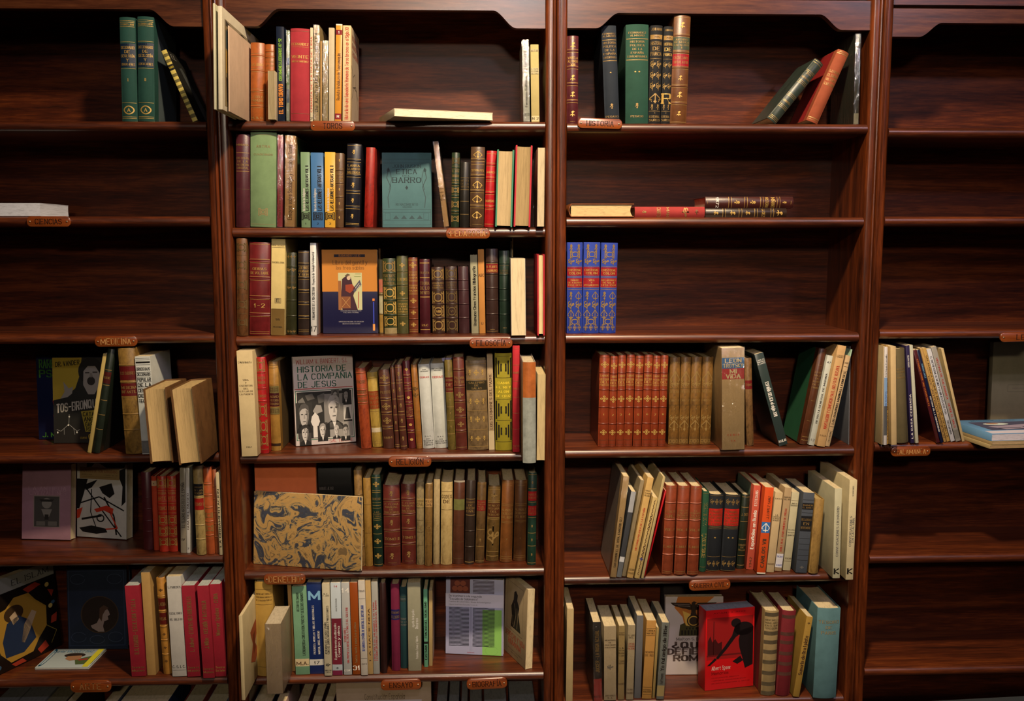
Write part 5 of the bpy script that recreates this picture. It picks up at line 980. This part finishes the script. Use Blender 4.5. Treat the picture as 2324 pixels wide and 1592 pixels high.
B('34',1919.7,1933,1872,1884,808,1015,'P','b89c74','U.18-.75@k*.4:LOS GUARDIAS MARINAS LEONESES;l.12,.17,.78,.83@n;t.06-.1@n:MUNOZ;u.84-.95@k*.3:E. DE LA VALGOMA','leaning buff book with black sans title')
B('34',1935,1943.5,1884.5,1890,793.7,1013.5,'P','9ab8a0','u.1-.7@k*.5:ITINERARIO DE LA ARMADA','leaning thin mint book, last of the slanted group')
B('34',1936,1940.5,1932,1937,787,1009.5,'P','6a6c74','','thin grey booklet standing flat beside the side panel',dep=.17)
# ------------------------------------------------ GUERRA CIVIL shelf
B('35',1410,1428.7,1385,1398.5,1088.7,1320,'P','b8996a','u.4-.9@k*.34:SAN RAMON EL DE TOVA. A MADRID CEZ','leaning wrapped album with a tan spine and grey cover',wrap=True,hexb='8a8078',dep=.2)
B('35',1430,1445,1399.5,1410,1123.7,1318.4,'G','3a3c40','p.0-.24#9a9ca0;p.76-.82#b5b7ba;p.82-1.0#55585c','leaning book with a black and white photo spine')
B('35',1451,1466.7,1411,1420,1096.5,1317.5,'P','a89878','','leaning cream wrapped book without lettering',wrap=True)
B('35',1472.5,1489,1422,1436.5,1091.6,1320,'P','b8965a','u.3-.72@r*.24:HISTORIA POLITICA DE LA ESPAÑA;t.12-.19@k:FERNANDEZ|ALMAGRO|HISTORIA;t.9-.97@k:EDICION|PEGASO','leaning tan book with faded red vertical title')
B('35',1484,1497,1440,1453,1136.4,1321,'P','b39a62','u.05-.95@n*.5:∼∼∼∼≈≈≈≈∼∼∼∼≈≈≈≈∼∼∼∼;t.72-.8@b:★','leaning tan book with a scribbled pattern spine')
B('35',1500.7,1509,1454,1459.5,1088.7,1320,'P','a8976a','','leaning tall cream book behind the patterned one')
B('35',1509.2,1513,1460.4,1464.5,1120,1314.5,'G','a8141a','','thin vivid red book leaning beside three brown volumes',dep=.15)
V3=((1512.6,1537,1501.7,1527,'LO QUE YO|SUPE...','VOL. I'),(1539.7,1567,1530.5,1555.8,'TEMPESTAD|CALMA|INTRIGA|Y CRISIS','VOL. II'),(1568.9,1595,1560,1584.4,'EL|DERRUMBE|DE LA|MONARQUIA','VOL. III'))
for i,q in enumerate(V3):
    B('35',*q[:4],1108,1310.5,'L','7e3a22','b.19,.38,.58,.77#9a5640;l.025,.96,.98@s;t.26-.37@s:%s;t.47-.51@s:%s;t.66-.7@s:E. MOLA'%(q[4],q[5]),'reddish brown banded volume lettered '+q[5])
B('35',1596,1610.7,1587.4,1602,1118.9,1301.9,'C','1f4630','u.14-.42@s*.5:M. DE OLIVEIRA;U.52-.82*.5@g:HISTORIA DE ESPAÑA;l.03,.94@s','thin green cloth book with gilt vertical lettering')
for i,q in enumerate(((1611.5,1644,1603,1634),(1646.5,1684,1637,1668))):
    B('35',*q,1125.7,1300,'C','171b20','t.02-.17*.98@s:§◆§;p.185-.405#b3241c;t.2-.4@d:FERNANDEZ|ALMAGRO|HISTORIA|DEL REINADO|DE ALFONSO XIII;l.415,.43,.445,.81,.99,.015@s;t.54-.58:%s;t.83-.97*.98@s:§◆§'%('★','★ ★')[i],('black book with red panel and one star','wider black book with red panel and two stars')[i])
B('35',1686,1702.5,1671,1690,1124.7,1293.5,'L','1c2419','L.03,.17,.36,.6,.82,.95@s;t.23-.3@s:J. DOS;t.66-.76@s:DIARIO|DE|BELLAS','dark green banded book between black and salmon ones')
B('35',1709.5,1727,1693.5,1709.5,1103,1294.7,'P','b8503c','U.3-.75@w*.42:Españoles en Rusia;u.06-.24@w*.36:ESTEBANS;u.85-.97@n*.3:1942','salmon red book lettered up its spine',hexb='6a7a6a',dep=.16)
B('35',1736.7,1759,1717.5,1737,1107,1303.8,'P','c94a16','U.6-.92@n*.36:CARLOS VII;u.1-.36@n*.26+.1:J. LOPEZ SANZ;p.40-.525#2f6aa8;t.41-.515*.95@w:⚘;p.985-1.0#c9c2b0','vivid orange book with a blue banner',hexb='8a1a14',dep=.16)
B('35',1760.5,1777,1738.5,1757,1118,1300,'P','bda57c','t.065-.09@k:BLAS D. M.;t.27-.36@k:LA|CONQUISTA|DE UN PUEBLO|HEROICO;t.88-.91@n:MADRID','beige paper book right of the orange one')
B('35',1780.5,1799.6,1759,1772.5,1107,1297,'P','a38a66','p.79-.955#c2c0c4;u.25-.76@r*.26:DOBLE REAL AYUNTAMIENTO DE OVIEDO;t.1-.15@k:MARCOS|DEL RIO;t.81-.84@b:934;t.91-.94@b:CAR','fawn book with a white shelf mark sticker')
B('35',1800.2,1816,1775,1796,1117,1295,'P','b5ad8c','t.13-.18@k:JAIME DEL|BURGO;t.46-.56@k:Tipo y criticas|de la segunda|guerra;l.105,.88@n;t.83-.86@n:1939','pale cream book with a chipped foot')
B('35',1821,1849,1805,1831,1117,1300,'P','454b54','l.09,.25,.57,.64,.71,.78,.84@k;p.13-.21#16171a;t.14-.2@s:RAMON|G. AMAT;p.29-.48#16171a;t.31-.46@s:RECUERDOS|EN|NOVEMBRE;t.9-.96@a:◆','slate grey ruled book with black title boxes',dep=.16)
B('35',1851.6,1873,1836,1857.5,1131.5,1301,'V','9a7a40','','short ochre book with a worn bare spine',hex2='6a5026',dep=.13,pages='a8905e')
B('35',1895.4,1911.5,1889.6,1906.5,1106,1310,'P','b8b496','u.2-.75@a*.3:CONVERSACIONES EN MADRID;T.89-.95@k*.9:K','white conversations book, left of two with a big K',dep=.21)
B('35',1928.5,1947,1920,1936,1085.8,1312.6,'P','c9bb94','u.36-.66@a*.26-.14:CONVERSACIONES;u.38-.62@a*.26+.2:EN CATALUÑA;u.06-.16@a*.2:SALVADOR PANIKER;T.885-.94@k*.9:K','white conversations book, right of two with a big K',dep=.22)
# ------------------------------------------------ lowest visible shelf of the third bookcase
B('36',1286,1303.5,1285,1298.5,1387.7,1600,'P','a8946a','','cream boarded book hugging the left upright',dep=.17)
B('36',1344,1365,1347,1367.6,1416.6,1602,'P','2a2826','p.7-1.0#8a2a26;U.1-.62@s*.4:JUCKER - LA RUSIA ACTUAL;t.9-.94@k:MATEU','wrapped black book with a red foot',wrap=True,dep=.18)
B('36',1369.3,1400,1370.5,1399,1425.7,1596,'P','b8a686','t.17-.3@n*.5:MEMORIAS|DE|GUSTAVO|STRESEMANN;t.92-.98@n:JAVIER MORATA|S. A.;t.5-.6@a:§','wrapped cream book of memoirs, widest of its row',wrap=True)
B('36',1402.8,1419.6,1401.5,1417,1424.8,1594,'P','a8905e','t.08-.13@n:GARCIA|MARIA;t.28-.42@k:LA|REVOLUCION|RUSA|Y EL MUNDO;t.46-.52@n:FEDOR|STEPUN;t.75-.82@n:MADRID','narrow tan book left of a cream one',wrap=True)
B('36',1424.5,1443.5,1420,1438,1423,1594,'P','b8a888','t.12-.18@n:EL LIBRO|DEL;t.23-.33@r:LOS QUE|TUVIERON|RAZON;t.84-.93@n:EDITORIAL|MADRID','wrapped cream book with a small red title',wrap=True)
B('36',1444.5,1461.6,1440,1453.5,1402,1590,'P','5a5a5c','','plain slate grey paper book',dep=.15)
B('36',1468,1489.6,1456.5,1478.7,1413,1591.5,'P','a3783c','t.11-.18@k:CORREA|MARTINEZ;l.1,.19,.85,.94@k;t.38-.46@n:MEMORIA|DE RIO;t.87-.92@k:EDITORIAL|MADRID','brown paper book with chipped head')
B('36',1490,1496,1480,1486,1429,1590,'P','8a7444','','thin brownish booklet before the grey lettered spine')
B('36',1501.5,1521,1488.5,1507,1416.6,1593,'P','7e8480','U.03-.62@k*.42:Yo fui amigo de Hitler;u.66-.8@k*.36:Heiffmann;p.82-.96#b09c68','grey wrapped book with black letter vertical title',wrap=True)
FACE('36',(1492,1342),(1622,1340),(1630,1528),(1500,1530),'C','1d1512',[('3a2c1c',1,'line',[(.05,.03),(.95,.03)],.001)],'dark cloth volume behind the Roman cover',t=.03,tilt=2,Y=.20)
FACE('36',(1497,1359),(1629,1359),(1640,1535),(1508.6,1537),'G','b8aeaa',[('b06a2a',1,'poly',[(.22,0),(.85,0),(.72,.08),(.70,.36),(.62,.45),(.36,.44),(.30,.26),(.16,.14)]),('c9a24a',2,'poly',[(.30,.18),(.55,.26),(.60,.42),(.38,.43)]),
 ('2e2014',3,'poly',[(.09,.075),(.42,.08),(.46,.11),(.46,.17),(.42,.17),(.36,.155),(.30,.15),(.24,.135),(.18,.125),(.13,.105)]),('2e2014',3,'poly',[(.89,.075),(.56,.08),(.52,.11),(.52,.17),(.56,.17),(.62,.155),(.68,.15),(.74,.135),(.80,.125),(.85,.105)]),('2e2014',3,'poly',[(.46,.075),(.49,.06),(.52,.065),(.55,.08),(.52,.085),(.535,.13),(.53,.20),(.55,.25),(.43,.25),(.45,.20),(.445,.13)]),('b8aeaa',4,'line',[(.16,.095),(.42,.105)],.0007),('b8aeaa',4,'line',[(.22,.115),(.43,.125)],.0007),('b8aeaa',4,'line',[(.82,.095),(.56,.105)],.0007),('b8aeaa',4,'line',[(.76,.115),(.55,.125)],.0007),('2e2014',3,'poly',circle(.49,.31,.115,.078,24)),('b08a3a',4,'poly',circle(.49,.31,.095,.064,24)),('2e2014',5,'poly',circle(.49,.31,.075,.05,24)),
 ('3f3a1c',3,'poly',[(.26,.36),(.34,.335),(.36,.37),(.70,.40),(.70,.50),(.24,.50)])]+[('18150c',4,'poly',rect(.28+.055*i,.43,.31+.055*i,.49)) for i in range(8)]+[('18150c',4,'poly',rect(.36+.055*i,.395,.385+.055*i,.42)) for i in range(6)]+[('1f1a17',3,'text',(.20,.525,.72,.56),'Melton S. Davis',{'bold':.95}),('55463f',3,'text',(.14,.585,.90,.655),'¿QUIEN',{'bold':1.9}),('55463f',3,'text',(.06,.67,.94,.735),'DEFIENDE',{'bold':1.9}),('55463f',3,'text',(.16,.755,.84,.82),'ROMA?',{'bold':1.9})],'white and orange cover with an eagle and ruined arena',t=.022,tilt=4)
SP=[('8a1414',1,'poly',rect(.03,.10,.97,.62)),('3a0c0c',2,'poly',rect(.16,.14,.175,.56)),('3a0c0c',2,'poly',[(.05,.38),(.10,.32),(.14,.40),(.2,.36),(.26,.42),(.34,.40),(.34,.56),(.05,.56)]),('5a1010',2,'poly',rect(.03,.56,.97,.58)),('140a0c',3,'poly',circle(.62,.18,.10,.055)),('140a0c',3,'poly',circle(.78,.26,.20,.085)),('140a0c',3,'poly',[(.60,.22),(.70,.22),(.72,.32),(.62,.36),(.44,.50),(.26,.62),(.22,.60),(.40,.46),(.54,.34)]),('140a0c',3,'poly',[(.72,.28),(.98,.24),(.98,.72),(.82,.76),(.76,.62),(.70,.50),(.68,.40)]),('140a0c',3,'poly',[(.04,.69),(.20,.60),(.24,.62),(.10,.69)]),('140a0c',3,'poly',[(.56,.66),(.72,.60),(.78,.66),(.66,.70)]),
 ('d9cfc6',3,'text',(.14,.705,.53,.75),'Albert Speer',{'bold':.9}),('3a0808',3,'text',(.14,.775,.48,.81),'Memorias',{'bold':.9}),('3a0808',2,'text',(.16,.035,.80,.05),'ACANTILADO',{'bold':.7}),('3a0808',3,'text',(.14,.845,.70,.856),'LOS RECUERDOS DEL ARQUITECTO',{'bold':.8,'serif':False}),('3a0808',3,'text',(.14,.88,.84,.891),'Y MINISTRO DE ARMAMENTO DE HITLER',{'bold':.8,'serif':False}),('3a0808',3,'text',(.14,.915,.92,.926),'UN LIBRO NECESARIO SOBRE EL SIGLO XX',{'bold':.8,'serif':False})]
FACE('36',(1608,1392),(1719.5,1379.6),(1709,1560),(1599,1573),'G','c0161a',SP,'thick bright red book with two crouching men on its cover',t=.05,tilt=1,pages='8d8f9a')
B('36',1736,1771,1729,1758,1390,1582,'C','8f7a52',';'.join('p%.3f-%.3f#544a38'%(a,a+.045) for a in (.02,.24,.345,.46,.58,.71,.84,.95))+';p.07-.235#a08a60;t.09-.22@k:MONTANELLI|MANUEL GARCIA|EN EL SUR|FEROZ GUERRA','tan and brown striped cloth book with maroon boards',hexb='6a2020',dep=.16)
B('36',1776,1809.5,1762,1792,1389.5,1583,'C','6a1c22',';'.join('p%.3f-%.3f#54362e'%(a,a+.04) for a in (.05,.25,.35,.48,.6,.72)),'maroon striped cloth book between striped tan and ochre',dep=.16)
B('36',1830,1846.6,1800,1813,1402,1585,'P','9a7a34','U.24-.72@n*.5:Sumario de Ora i plata;t.06-.1@n:◆','ochre paperback leaning right against a teal box',dep=.16)
B('36',1856.5,1911,1847,1898,1383,1588,'C','52757a','t.12-.3@x*.5:TESORO|DE|PARIS','thick teal cloth volume at the right side panel',dep=.18)
# ================================================================== fourth bookcase, SALAMANCA shelf
B('44',2000.5,2003.6,1995,1997.2,788,1012.5,'P','b5a27a','','torn cream sliver of a book against the upright',dep=.17)
B('44',2004.5,2011,2001,2011.5,790,1013,'G','c4c0be','p.31-.6#7a9ac0;p.6-.9#4a4c50;u.08-.3@k*.4:Enrique Escuin;u.45-.6@b*.4:de la U.P.S.','white and blue photo spine near the left upright')
B('44',2011.4,2017,2012,2019,786.4,1011,'P','a3803c','u.1-.95@n*.5:LA ESPAÑA DEL ANTIGUO REGIMEN SALAMANCA','ochre strip book standing upright, first of its series')
B('44',2018,2030.6,2020.5,2035.5,789,1013,'P','c2a87a','','cream paperback with darker open pages')
B('44',2031.5,2054,2036,2065.5,793.7,1009.5,'C','5c5238','t.2-.32@s*.5:ANTIGUOS|POEMAS|DE|SALAMANCA','olive brown cloth book with dim gilt lettering')
B('44',2054.6,2063.8,2066.6,2075.6,787,1009,'G','2c2446','u.1-.22@w*.4:AURORA MARTIN;u.5-.95@w*.4:LA CASA CERRADA','slim violet paperback leaning left')
B('44',2064.2,2070.5,2076.2,2086.5,786,1009,'P','b8b8a4','','slim white booklet beside the violet one')
B('44',2071.5,2079.8,2125,2134,797,1008.6,'G','4a1c20','d.1-.6@o*.34:ESTUDIOS SOBRE UNA CIUDAD DOCTA;d.78-.95@n*.3:UNIVERSIDAD','maroon paperback leaning left with orange lettering',dep=.17)
B('44',2080.2,2087,2134.5,2141.5,797,1008.6,'G','141a38','d.15-.3@c*.44:ROMAN LOPEZ;d.5-.88@w*.44:HISTORIA DE LA UNIVERSIDAD','navy paperback leaning left beside the maroon one')
B('44',2087.4,2093.5,2142,2148,793,1006.8,'P','b08c52','d.3-.95@n*.4:DEL ANTIGUO REGIMEN','narrow ochre book leaning left, left of two')
B('44',2093.8,2101.6,2148.4,2156.8,792.8,1006,'P','b3904e','d.08-.95@n*.46:SALAMANCA REGIMEN ANTIGUO DE ESPAÑA LA','ochre book leaning left, right of two')
B('44',2102,2112.3,2157.2,2168,795.5,1006,'P','bfc0c4','d.08-.7@k*.42:EL DOCTOR COSME DE MEDINA Y SU BIBLIOTECA (1551-1591);d.77-.92@k*.4:TERESA SANTANDER','white book leaning left with black lettering')
B('44',2112.6,2124,2168.4,2181.8,790,1006,'G','908c84','d.12-.55@r*.3:HISTORIA DE SALAMANCA;d.6-.85@r*.3:DESDE EL SIGLO;p.88-.97#6a6862','grey photo spine leaning left with red lettering',dep=.16)
B('44',2135.5,2141,2183,2190,793.7,1006,'P','bda678','','thin cream book, last of the slanted row',dep=.16,hexb='8a8272')
FACE('44',(2259,770),(2420,770),(2415,955),(2246,972),'P','8d8468',[('55503e',1,'line',[(.22,.50),(.9,.50),(.9,.58),(.22,.58),(.22,.50)],.0008),('55503e',1,'line',[(.28,.54),(.8,.54)],.0008)],'large grey olive cover at the right picture edge',t=.02,tilt=1.5,Y=.2)
# ------------------------------------------------ books lying flat
PERM = Matrix(((0,1,0),(0,0,1),(1,0,0)))          # thickness -> up, width -> right, height -> back
def LAY(px, py, Y, z, t, w, d, kind, hexs, label, yaw=0.0, design='', pages='cdbb94', parts=None, hexb=None, flip=False, hex2=None):
    """book lying on its side; (px,py) locates its near left corner, spine on the left, tail towards the room"""
    p = at(px, py, Y)
    root = make_book(kind, hexs, t, d, w, design, pages=pages, hexb=hexb, hex2=hex2)
    M = Matrix.Rotation(math.radians(yaw), 3, 'Z') @ PERM
    root.rotation_euler = M.to_euler(); root.location = (p.x, Y, z+t/2+.0004)
    if parts:
        cov = [c for c in root.children if c.name.startswith('cover')][0]
        printed(parts, lambda u, v, l: (t/2+.0001+.00014*l, u*w, (1-v)*d), cov, w, d)
    tag(root, uniq(label), 'book'); return root
def LIE(row, x0, x1, yt, yb, z, kind, hexs, design, label, Y=.015, dep=.15, **kw):
    """book lying spine outward, its head to the right"""
    a = at(x0, (yt+yb)/2, Y); c = at(x1, (yt+yb)/2, Y); t = at(x0, yt, Y).z-at(x0, yb, Y).z
    root = make_book(kind, hexs, t, c.x-a.x, dep, design, **kw)
    root.rotation_euler = (0, math.pi/2, 0); root.location = (a.x, Y, z+t/2+.0004)
    tag(root, uniq(label), 'book'); return root, t
LAY(-110,492,.01,ZTOP['12'],.034,at(93,480,.01).x-at(-110,480,.01).x,.17,'P','c6c8d0','white block of paper lying flat left of the CIENCIAS plaque',pages='c9ccd6')
p_ = at(894,268,-.09)
LAY(894,268,-.085,ZTOP['21']+.0002,.020,.262,.19,'P','c2b69a','pale paperback lying flat and askew on the TOROS shelf',yaw=17,pages='d6ccb4')
z32 = ZTOP['32']
LAY(1290,492,.004,z32,.036,at(1439,480,.004).x-at(1290,480,.004).x,.20,'L','7a4420','brown half leather book lying with its page edges outward',pages='c2a878',hexb='b39a5e')
LIE('32',1441,1600,471,495,z32,'C','93302e','t.08-.16@d:§;t.2-.36@s:§;t.5-.56@s:MAR;t.6-.72@s:CANTO;t.82-.92@s:❦','red cloth book lying flat with its spine outward')
lo_,t_ = LIE('32',1601,1786,479,499,z32,'L','2a1c14','B.18,.38,.57,.77;t.05-.13*.9:✿;t.24-.34:J. DIEZ;t.45-.51*.9:✿;t.63-.7*.9:✿;t.84-.9*.9:✿','blackish gilt book lying under a maroon one')
LIE('32',1601,1801,451.5,478,z32+t_+.0004,'L','3c1a16','B.17,.36,.54,.72;t.08-.13*.9:❦;t.2-.34*.55:MIÑANO|HISTORIA;t.43-.5*.9:❦;t.61-.68*.9:❦;t.84-.89@w:1872;t.02-.04:∼∼∼∼;t.97-.985:∼∼∼∼','maroon gilt book lying on top of a blackish one',pages='c2a68a')
z44 = ZTOP['44']
def stack():
    zt = z44+.040
    n_ = at(2250, 992, -.08); d, w, yw = .19, .27, 5.0
    for t, zz, dx, kind, col, lab, pg, parts in (
        (.010, 0.0, -.003, 'P', 'a89468', 'tan paperback at the bottom of the flat stack', 'a08560', None),
        (.009, .0106, .002, 'P', 'a08a62', 'tan paperback in the middle of the flat stack', 'b09670', None),
        (.020, .0202, .0, 'G', '6a9ac4', 'light blue magazine on top of the flat stack', 'c9c4cc', [('c9c2cc',1,'poly',rect(.02,.80,.98,.98)),('4a4a60',1,'poly',rect(.12,.18,.86,.76)),('9a8ea0',2,'poly',[(.2,.5),(.8,.36),(.84,.6),(.3,.72)]),('c2ccc4',3,'poly',circle(.36,.34,.14,.08)),('a0623c',4,'poly',circle(.33,.32,.07,.04)),('2a3a44',2,'text',(.2,.06,.7,.10),'INSTITUTO DE LA MUJER',{'bold':.8}),('1c1a20',3,'poly',rect(.25,.62,.5,.65)),('1c1a20',3,'poly',rect(.55,.56,.78,.59))])):
        p = (n_.x+dx, n_.y, zt); q = proj(p)
        LAY(q[0], q[1], n_.y+(-.002 if t < .011 else 0), z44+zz, t, w, d, kind, col, lab, yaw=yw, pages=pg, parts=parts)
stack()
z16 = ZTOP['16']
c0 = onz(79,1521,z16); c1 = onz(184.7,1533.7,z16); c3 = onz(139.4,1478,z16)
w_ = (c1-c0).length; d_ = (c3-c0).length; yw = math.degrees(math.atan2(c1.y-c0.y, c1.x-c0.x))
q_ = proj((c0.x, c0.y, z16))
LAY(q_[0],q_[1],c0.y,z16,.006,w_,d_*.98,'G','a8b4b4','small white catalogue with a painted man lying flat, ARTE shelf',yaw=yw+14,pages='b8b4a8',parts=[('2f6a8a',2,'text',(.04,.06,.10,.9),'D'),('2a1f1a',2,'poly',circle(.52,.36,.2,.12)),('9a7050',3,'poly',[(.40,.42),(.66,.38),(.70,.58),(.52,.66),(.40,.56)]),('4a5a34',2,'poly',[(.60,.60),(.98,.30),(.98,.82),(.70,.86)]),('93302a',3,'poly',[(.66,.60),(.82,.52),(.84,.60),(.70,.66)]),('c9c030',3,'poly',rect(.86,.02,.97,.98)),('33709a',2,'text',(.06,.10,.80,.20),'Daniel VAZQUEZ DIAZ',{'bold':1.1,'serif':False})])
# ------------------------------------------------ tops of the books on the shelves below
def LOW(row, x0, x1, yt, kind, hexs, label, Y=.03, dep=.19, lean=0, **kw):
    a = at(x0, yt, Y); c = at(x1, yt, Y); h = a.z-ZTOP[row]
    root = make_book(kind, hexs, c.x-a.x-.0008, h, dep, '', **kw)
    root.location = ((a.x+c.x)/2, Y, ZTOP[row]+.0003); root.rotation_euler = (0, 0, 0)
    tag(root, uniq(label), 'book'); return root
LOW('17',-22,28,1604,'P','8a8a84','grey topped book at the lower left picture corner',pages='8d8d88')
LOW('17',30,92,1603,'P','84847e','wide grey topped book below the ARTE shelf',pages='8a8a86')
LOW('17',94,140,1604,'P','7a7258','tan topped book left of the ARTE plaque',pages='8a8266')
LOW('17',142,168,1600,'C','3a2c24','brown book just under the ARTE plaque')
LOW('17',232,262,1600,'P','5a5c60','slate board book under the ARTE shelf')
LOW('17',264,380,1600,'C','18223e','wide navy book under the ARTE shelf',dep=.2)
LOW('17',412,458,1600,'C','7a2c22','red boarded book below the red slipcased set',pages='a39878')
LOW('17',468,512,1598,'P','6a7a84','grey blue book with cream pages by the upright',pages='a89c78')
LOW('27',572,618,1598,'C','1c2030','navy book under the cellophane wrapped pack',Y=.02)
LOW('27',628,650,1592,'P','b59a8c','pinkish book below the wrapped pack',Y=.0)
for i,(a,b_,cl,nm) in enumerate(((672,700,'4a1c1a','first'),(704,730,'3a1816','second'),(733,757,'441a1c','third'))):
    LOW('27',a,b_,1597+i,'L',cl,'dark red book, '+nm+' of three left of Constitución Española',Y=.06,dep=.15)
for i,(a,b_,cl,nm) in enumerate(((990,1015,'3a1418','dark wine book right of Constitución Española'),(1018,1042,'54545a','grey book right of the dark wine one'),(1046,1062,'4a1a1c','thin red book left of BIOGRAFÍA plaque'),(1066,1094,'5a5c5e','grey white book under the BIOGRAFÍA plaque'),(1098,1150,'3a3c42','wide slate book under the BIOGRAFÍA plaque'),(1156,1215,'30353c','wide blue grey book in the lower corner by the upright'))):
    LOW('27',a,b_,1596+i%3,'P',cl,nm,Y=.07,dep=.14,pages='7a7a76')
def consti():
    Y = .05; a = at(762, 1545, Y); c = at(978, 1545, Y); h = a.z-ZTOP['27']; w = c.x-a.x; t = .02
    root = empty('book', (a.x, Y, ZTOP['27']+.0004))
    for nm, mb, mt in (('cover', shell(t, h, w, .0008, .001), mat('P', 'a38f74')), ('page_block', block(t, h, w, .0008, .001, False), mat('pages', 'b5a88c'))):
        mb.v = [(y, x+t/2, zz) for x, y, zz in mb.v]; o = mb.build(nm, mt, root)
        if nm == 'cover': cov = o
    v0 = (a.z-at(870, 1576, Y).z)/h; v1 = (a.z-at(870, 1588, Y).z)/h
    printed([('3a2c20',1,'text',(.30,v0,.72,v1),'Constitución Española',{'bold':.6,'serif':False}),('b8b0b0',1,'poly',rect(.1,v1+.01,.9,.9))], lambda u, v, l: (u*w, -.00014*l, (1-v)*h), cov, w, h)
    tag(root, uniq('cream cover handwritten Constitución Española under the ENSAYO plaque'), 'book')
consti()
build_queue()
# ------------------------------------------------ small loose things
pp = at(1013, 821, .06)
mb = MB()
for dx, a in ((-.006, -.35), (.001, .1), (.007, .5)):
    mb.add([(dx-.005, 0, 0), (dx+.005, .002, 0), (dx+.005+a*.008, .003, .010), (dx-.004+a*.008, 0, .009), (dx-.005, .0006, 0), (dx+.005, .0026, 0), (dx+.005+a*.008, .0036, .010), (dx-.004+a*.008, .0006, .009)], [(0,1,2,3),(4,7,6,5),(0,4,5,1),(1,5,6,2),(2,6,7,3),(3,7,4,0)])
o = mb.build('paper_slip', mat('P', '8d88a8'), None); o.location = (pp.x, .065, pp.z)
tag(o, 'torn lilac paper slips sticking up from an olive calf book', 'paper')
# ------------------------------------------------ a dark armchair in front, only its back rises into view
def chair():
    Y = -.75
    a = at(1890, 1593, Y); c = at(2324, 1563, Y)
    cx = c.x+.06; ztop = at(2100, 1580, Y+.09).z; w = (cx-a.x)*2*.98
    root = empty('armchair', (cx, Y, 0), (0, math.radians(-2.0), 0), 'dark blue grey upholstered armchair in front of the empty shelves', 'armchair')
    fm = mat('fabric', '141c22')
    P = []
    for (sx, sz, a0) in ((1,1,0),(-1,1,90)):
        for i in range(7):
            q = math.radians(a0+i*15); P.append((sx*(w/2-.05)+.05*math.cos(q), ztop-.05+.05*math.sin(q)))
    P += [(-w/2, .42), (w/2, .42)]
    mb = MB(); n = len(P)
    R = [(.0, .02), (.02, 0), (.08, 0), (.10, .02)]
    vs = []
    for y, ins in R:
        for u, z in P: vs.append((u-math.copysign(ins*.6, u), y, z-ins*.6 if z > .5 else z+ins*.3))
    fs = [(r*n+i, r*n+(i+1) % n, (r+1)*n+(i+1) % n, (r+1)*n+i) for r in range(3) for i in range(n)]+[tuple(range(n))[::-1], tuple(range(3*n, 4*n))]
    mb.add(vs, fs); mb.build('backrest', fm, root, 50)
    MB().cbox(-w/2, w/2, -.46, .04, .30, .44, .03).build('seat', fm, root, 50)
    for s in (-1, 1):
        MB().cbox(s*w/2-.05 if s > 0 else -w/2-.05, s*w/2+.05 if s > 0 else -w/2+.05, -.46, .06, .14, .60, .025).build('armrest', fm, root, 50)
        for y in (-.40, .03):
            MB().tube((s*(w/2-.05), y, 0.004), (s*(w/2-.05), y, .30), .022).build('leg', wood('leg', 'Z', '1c0d06', '3a1d10', '54301c', seed=5), root, 50)
chair()
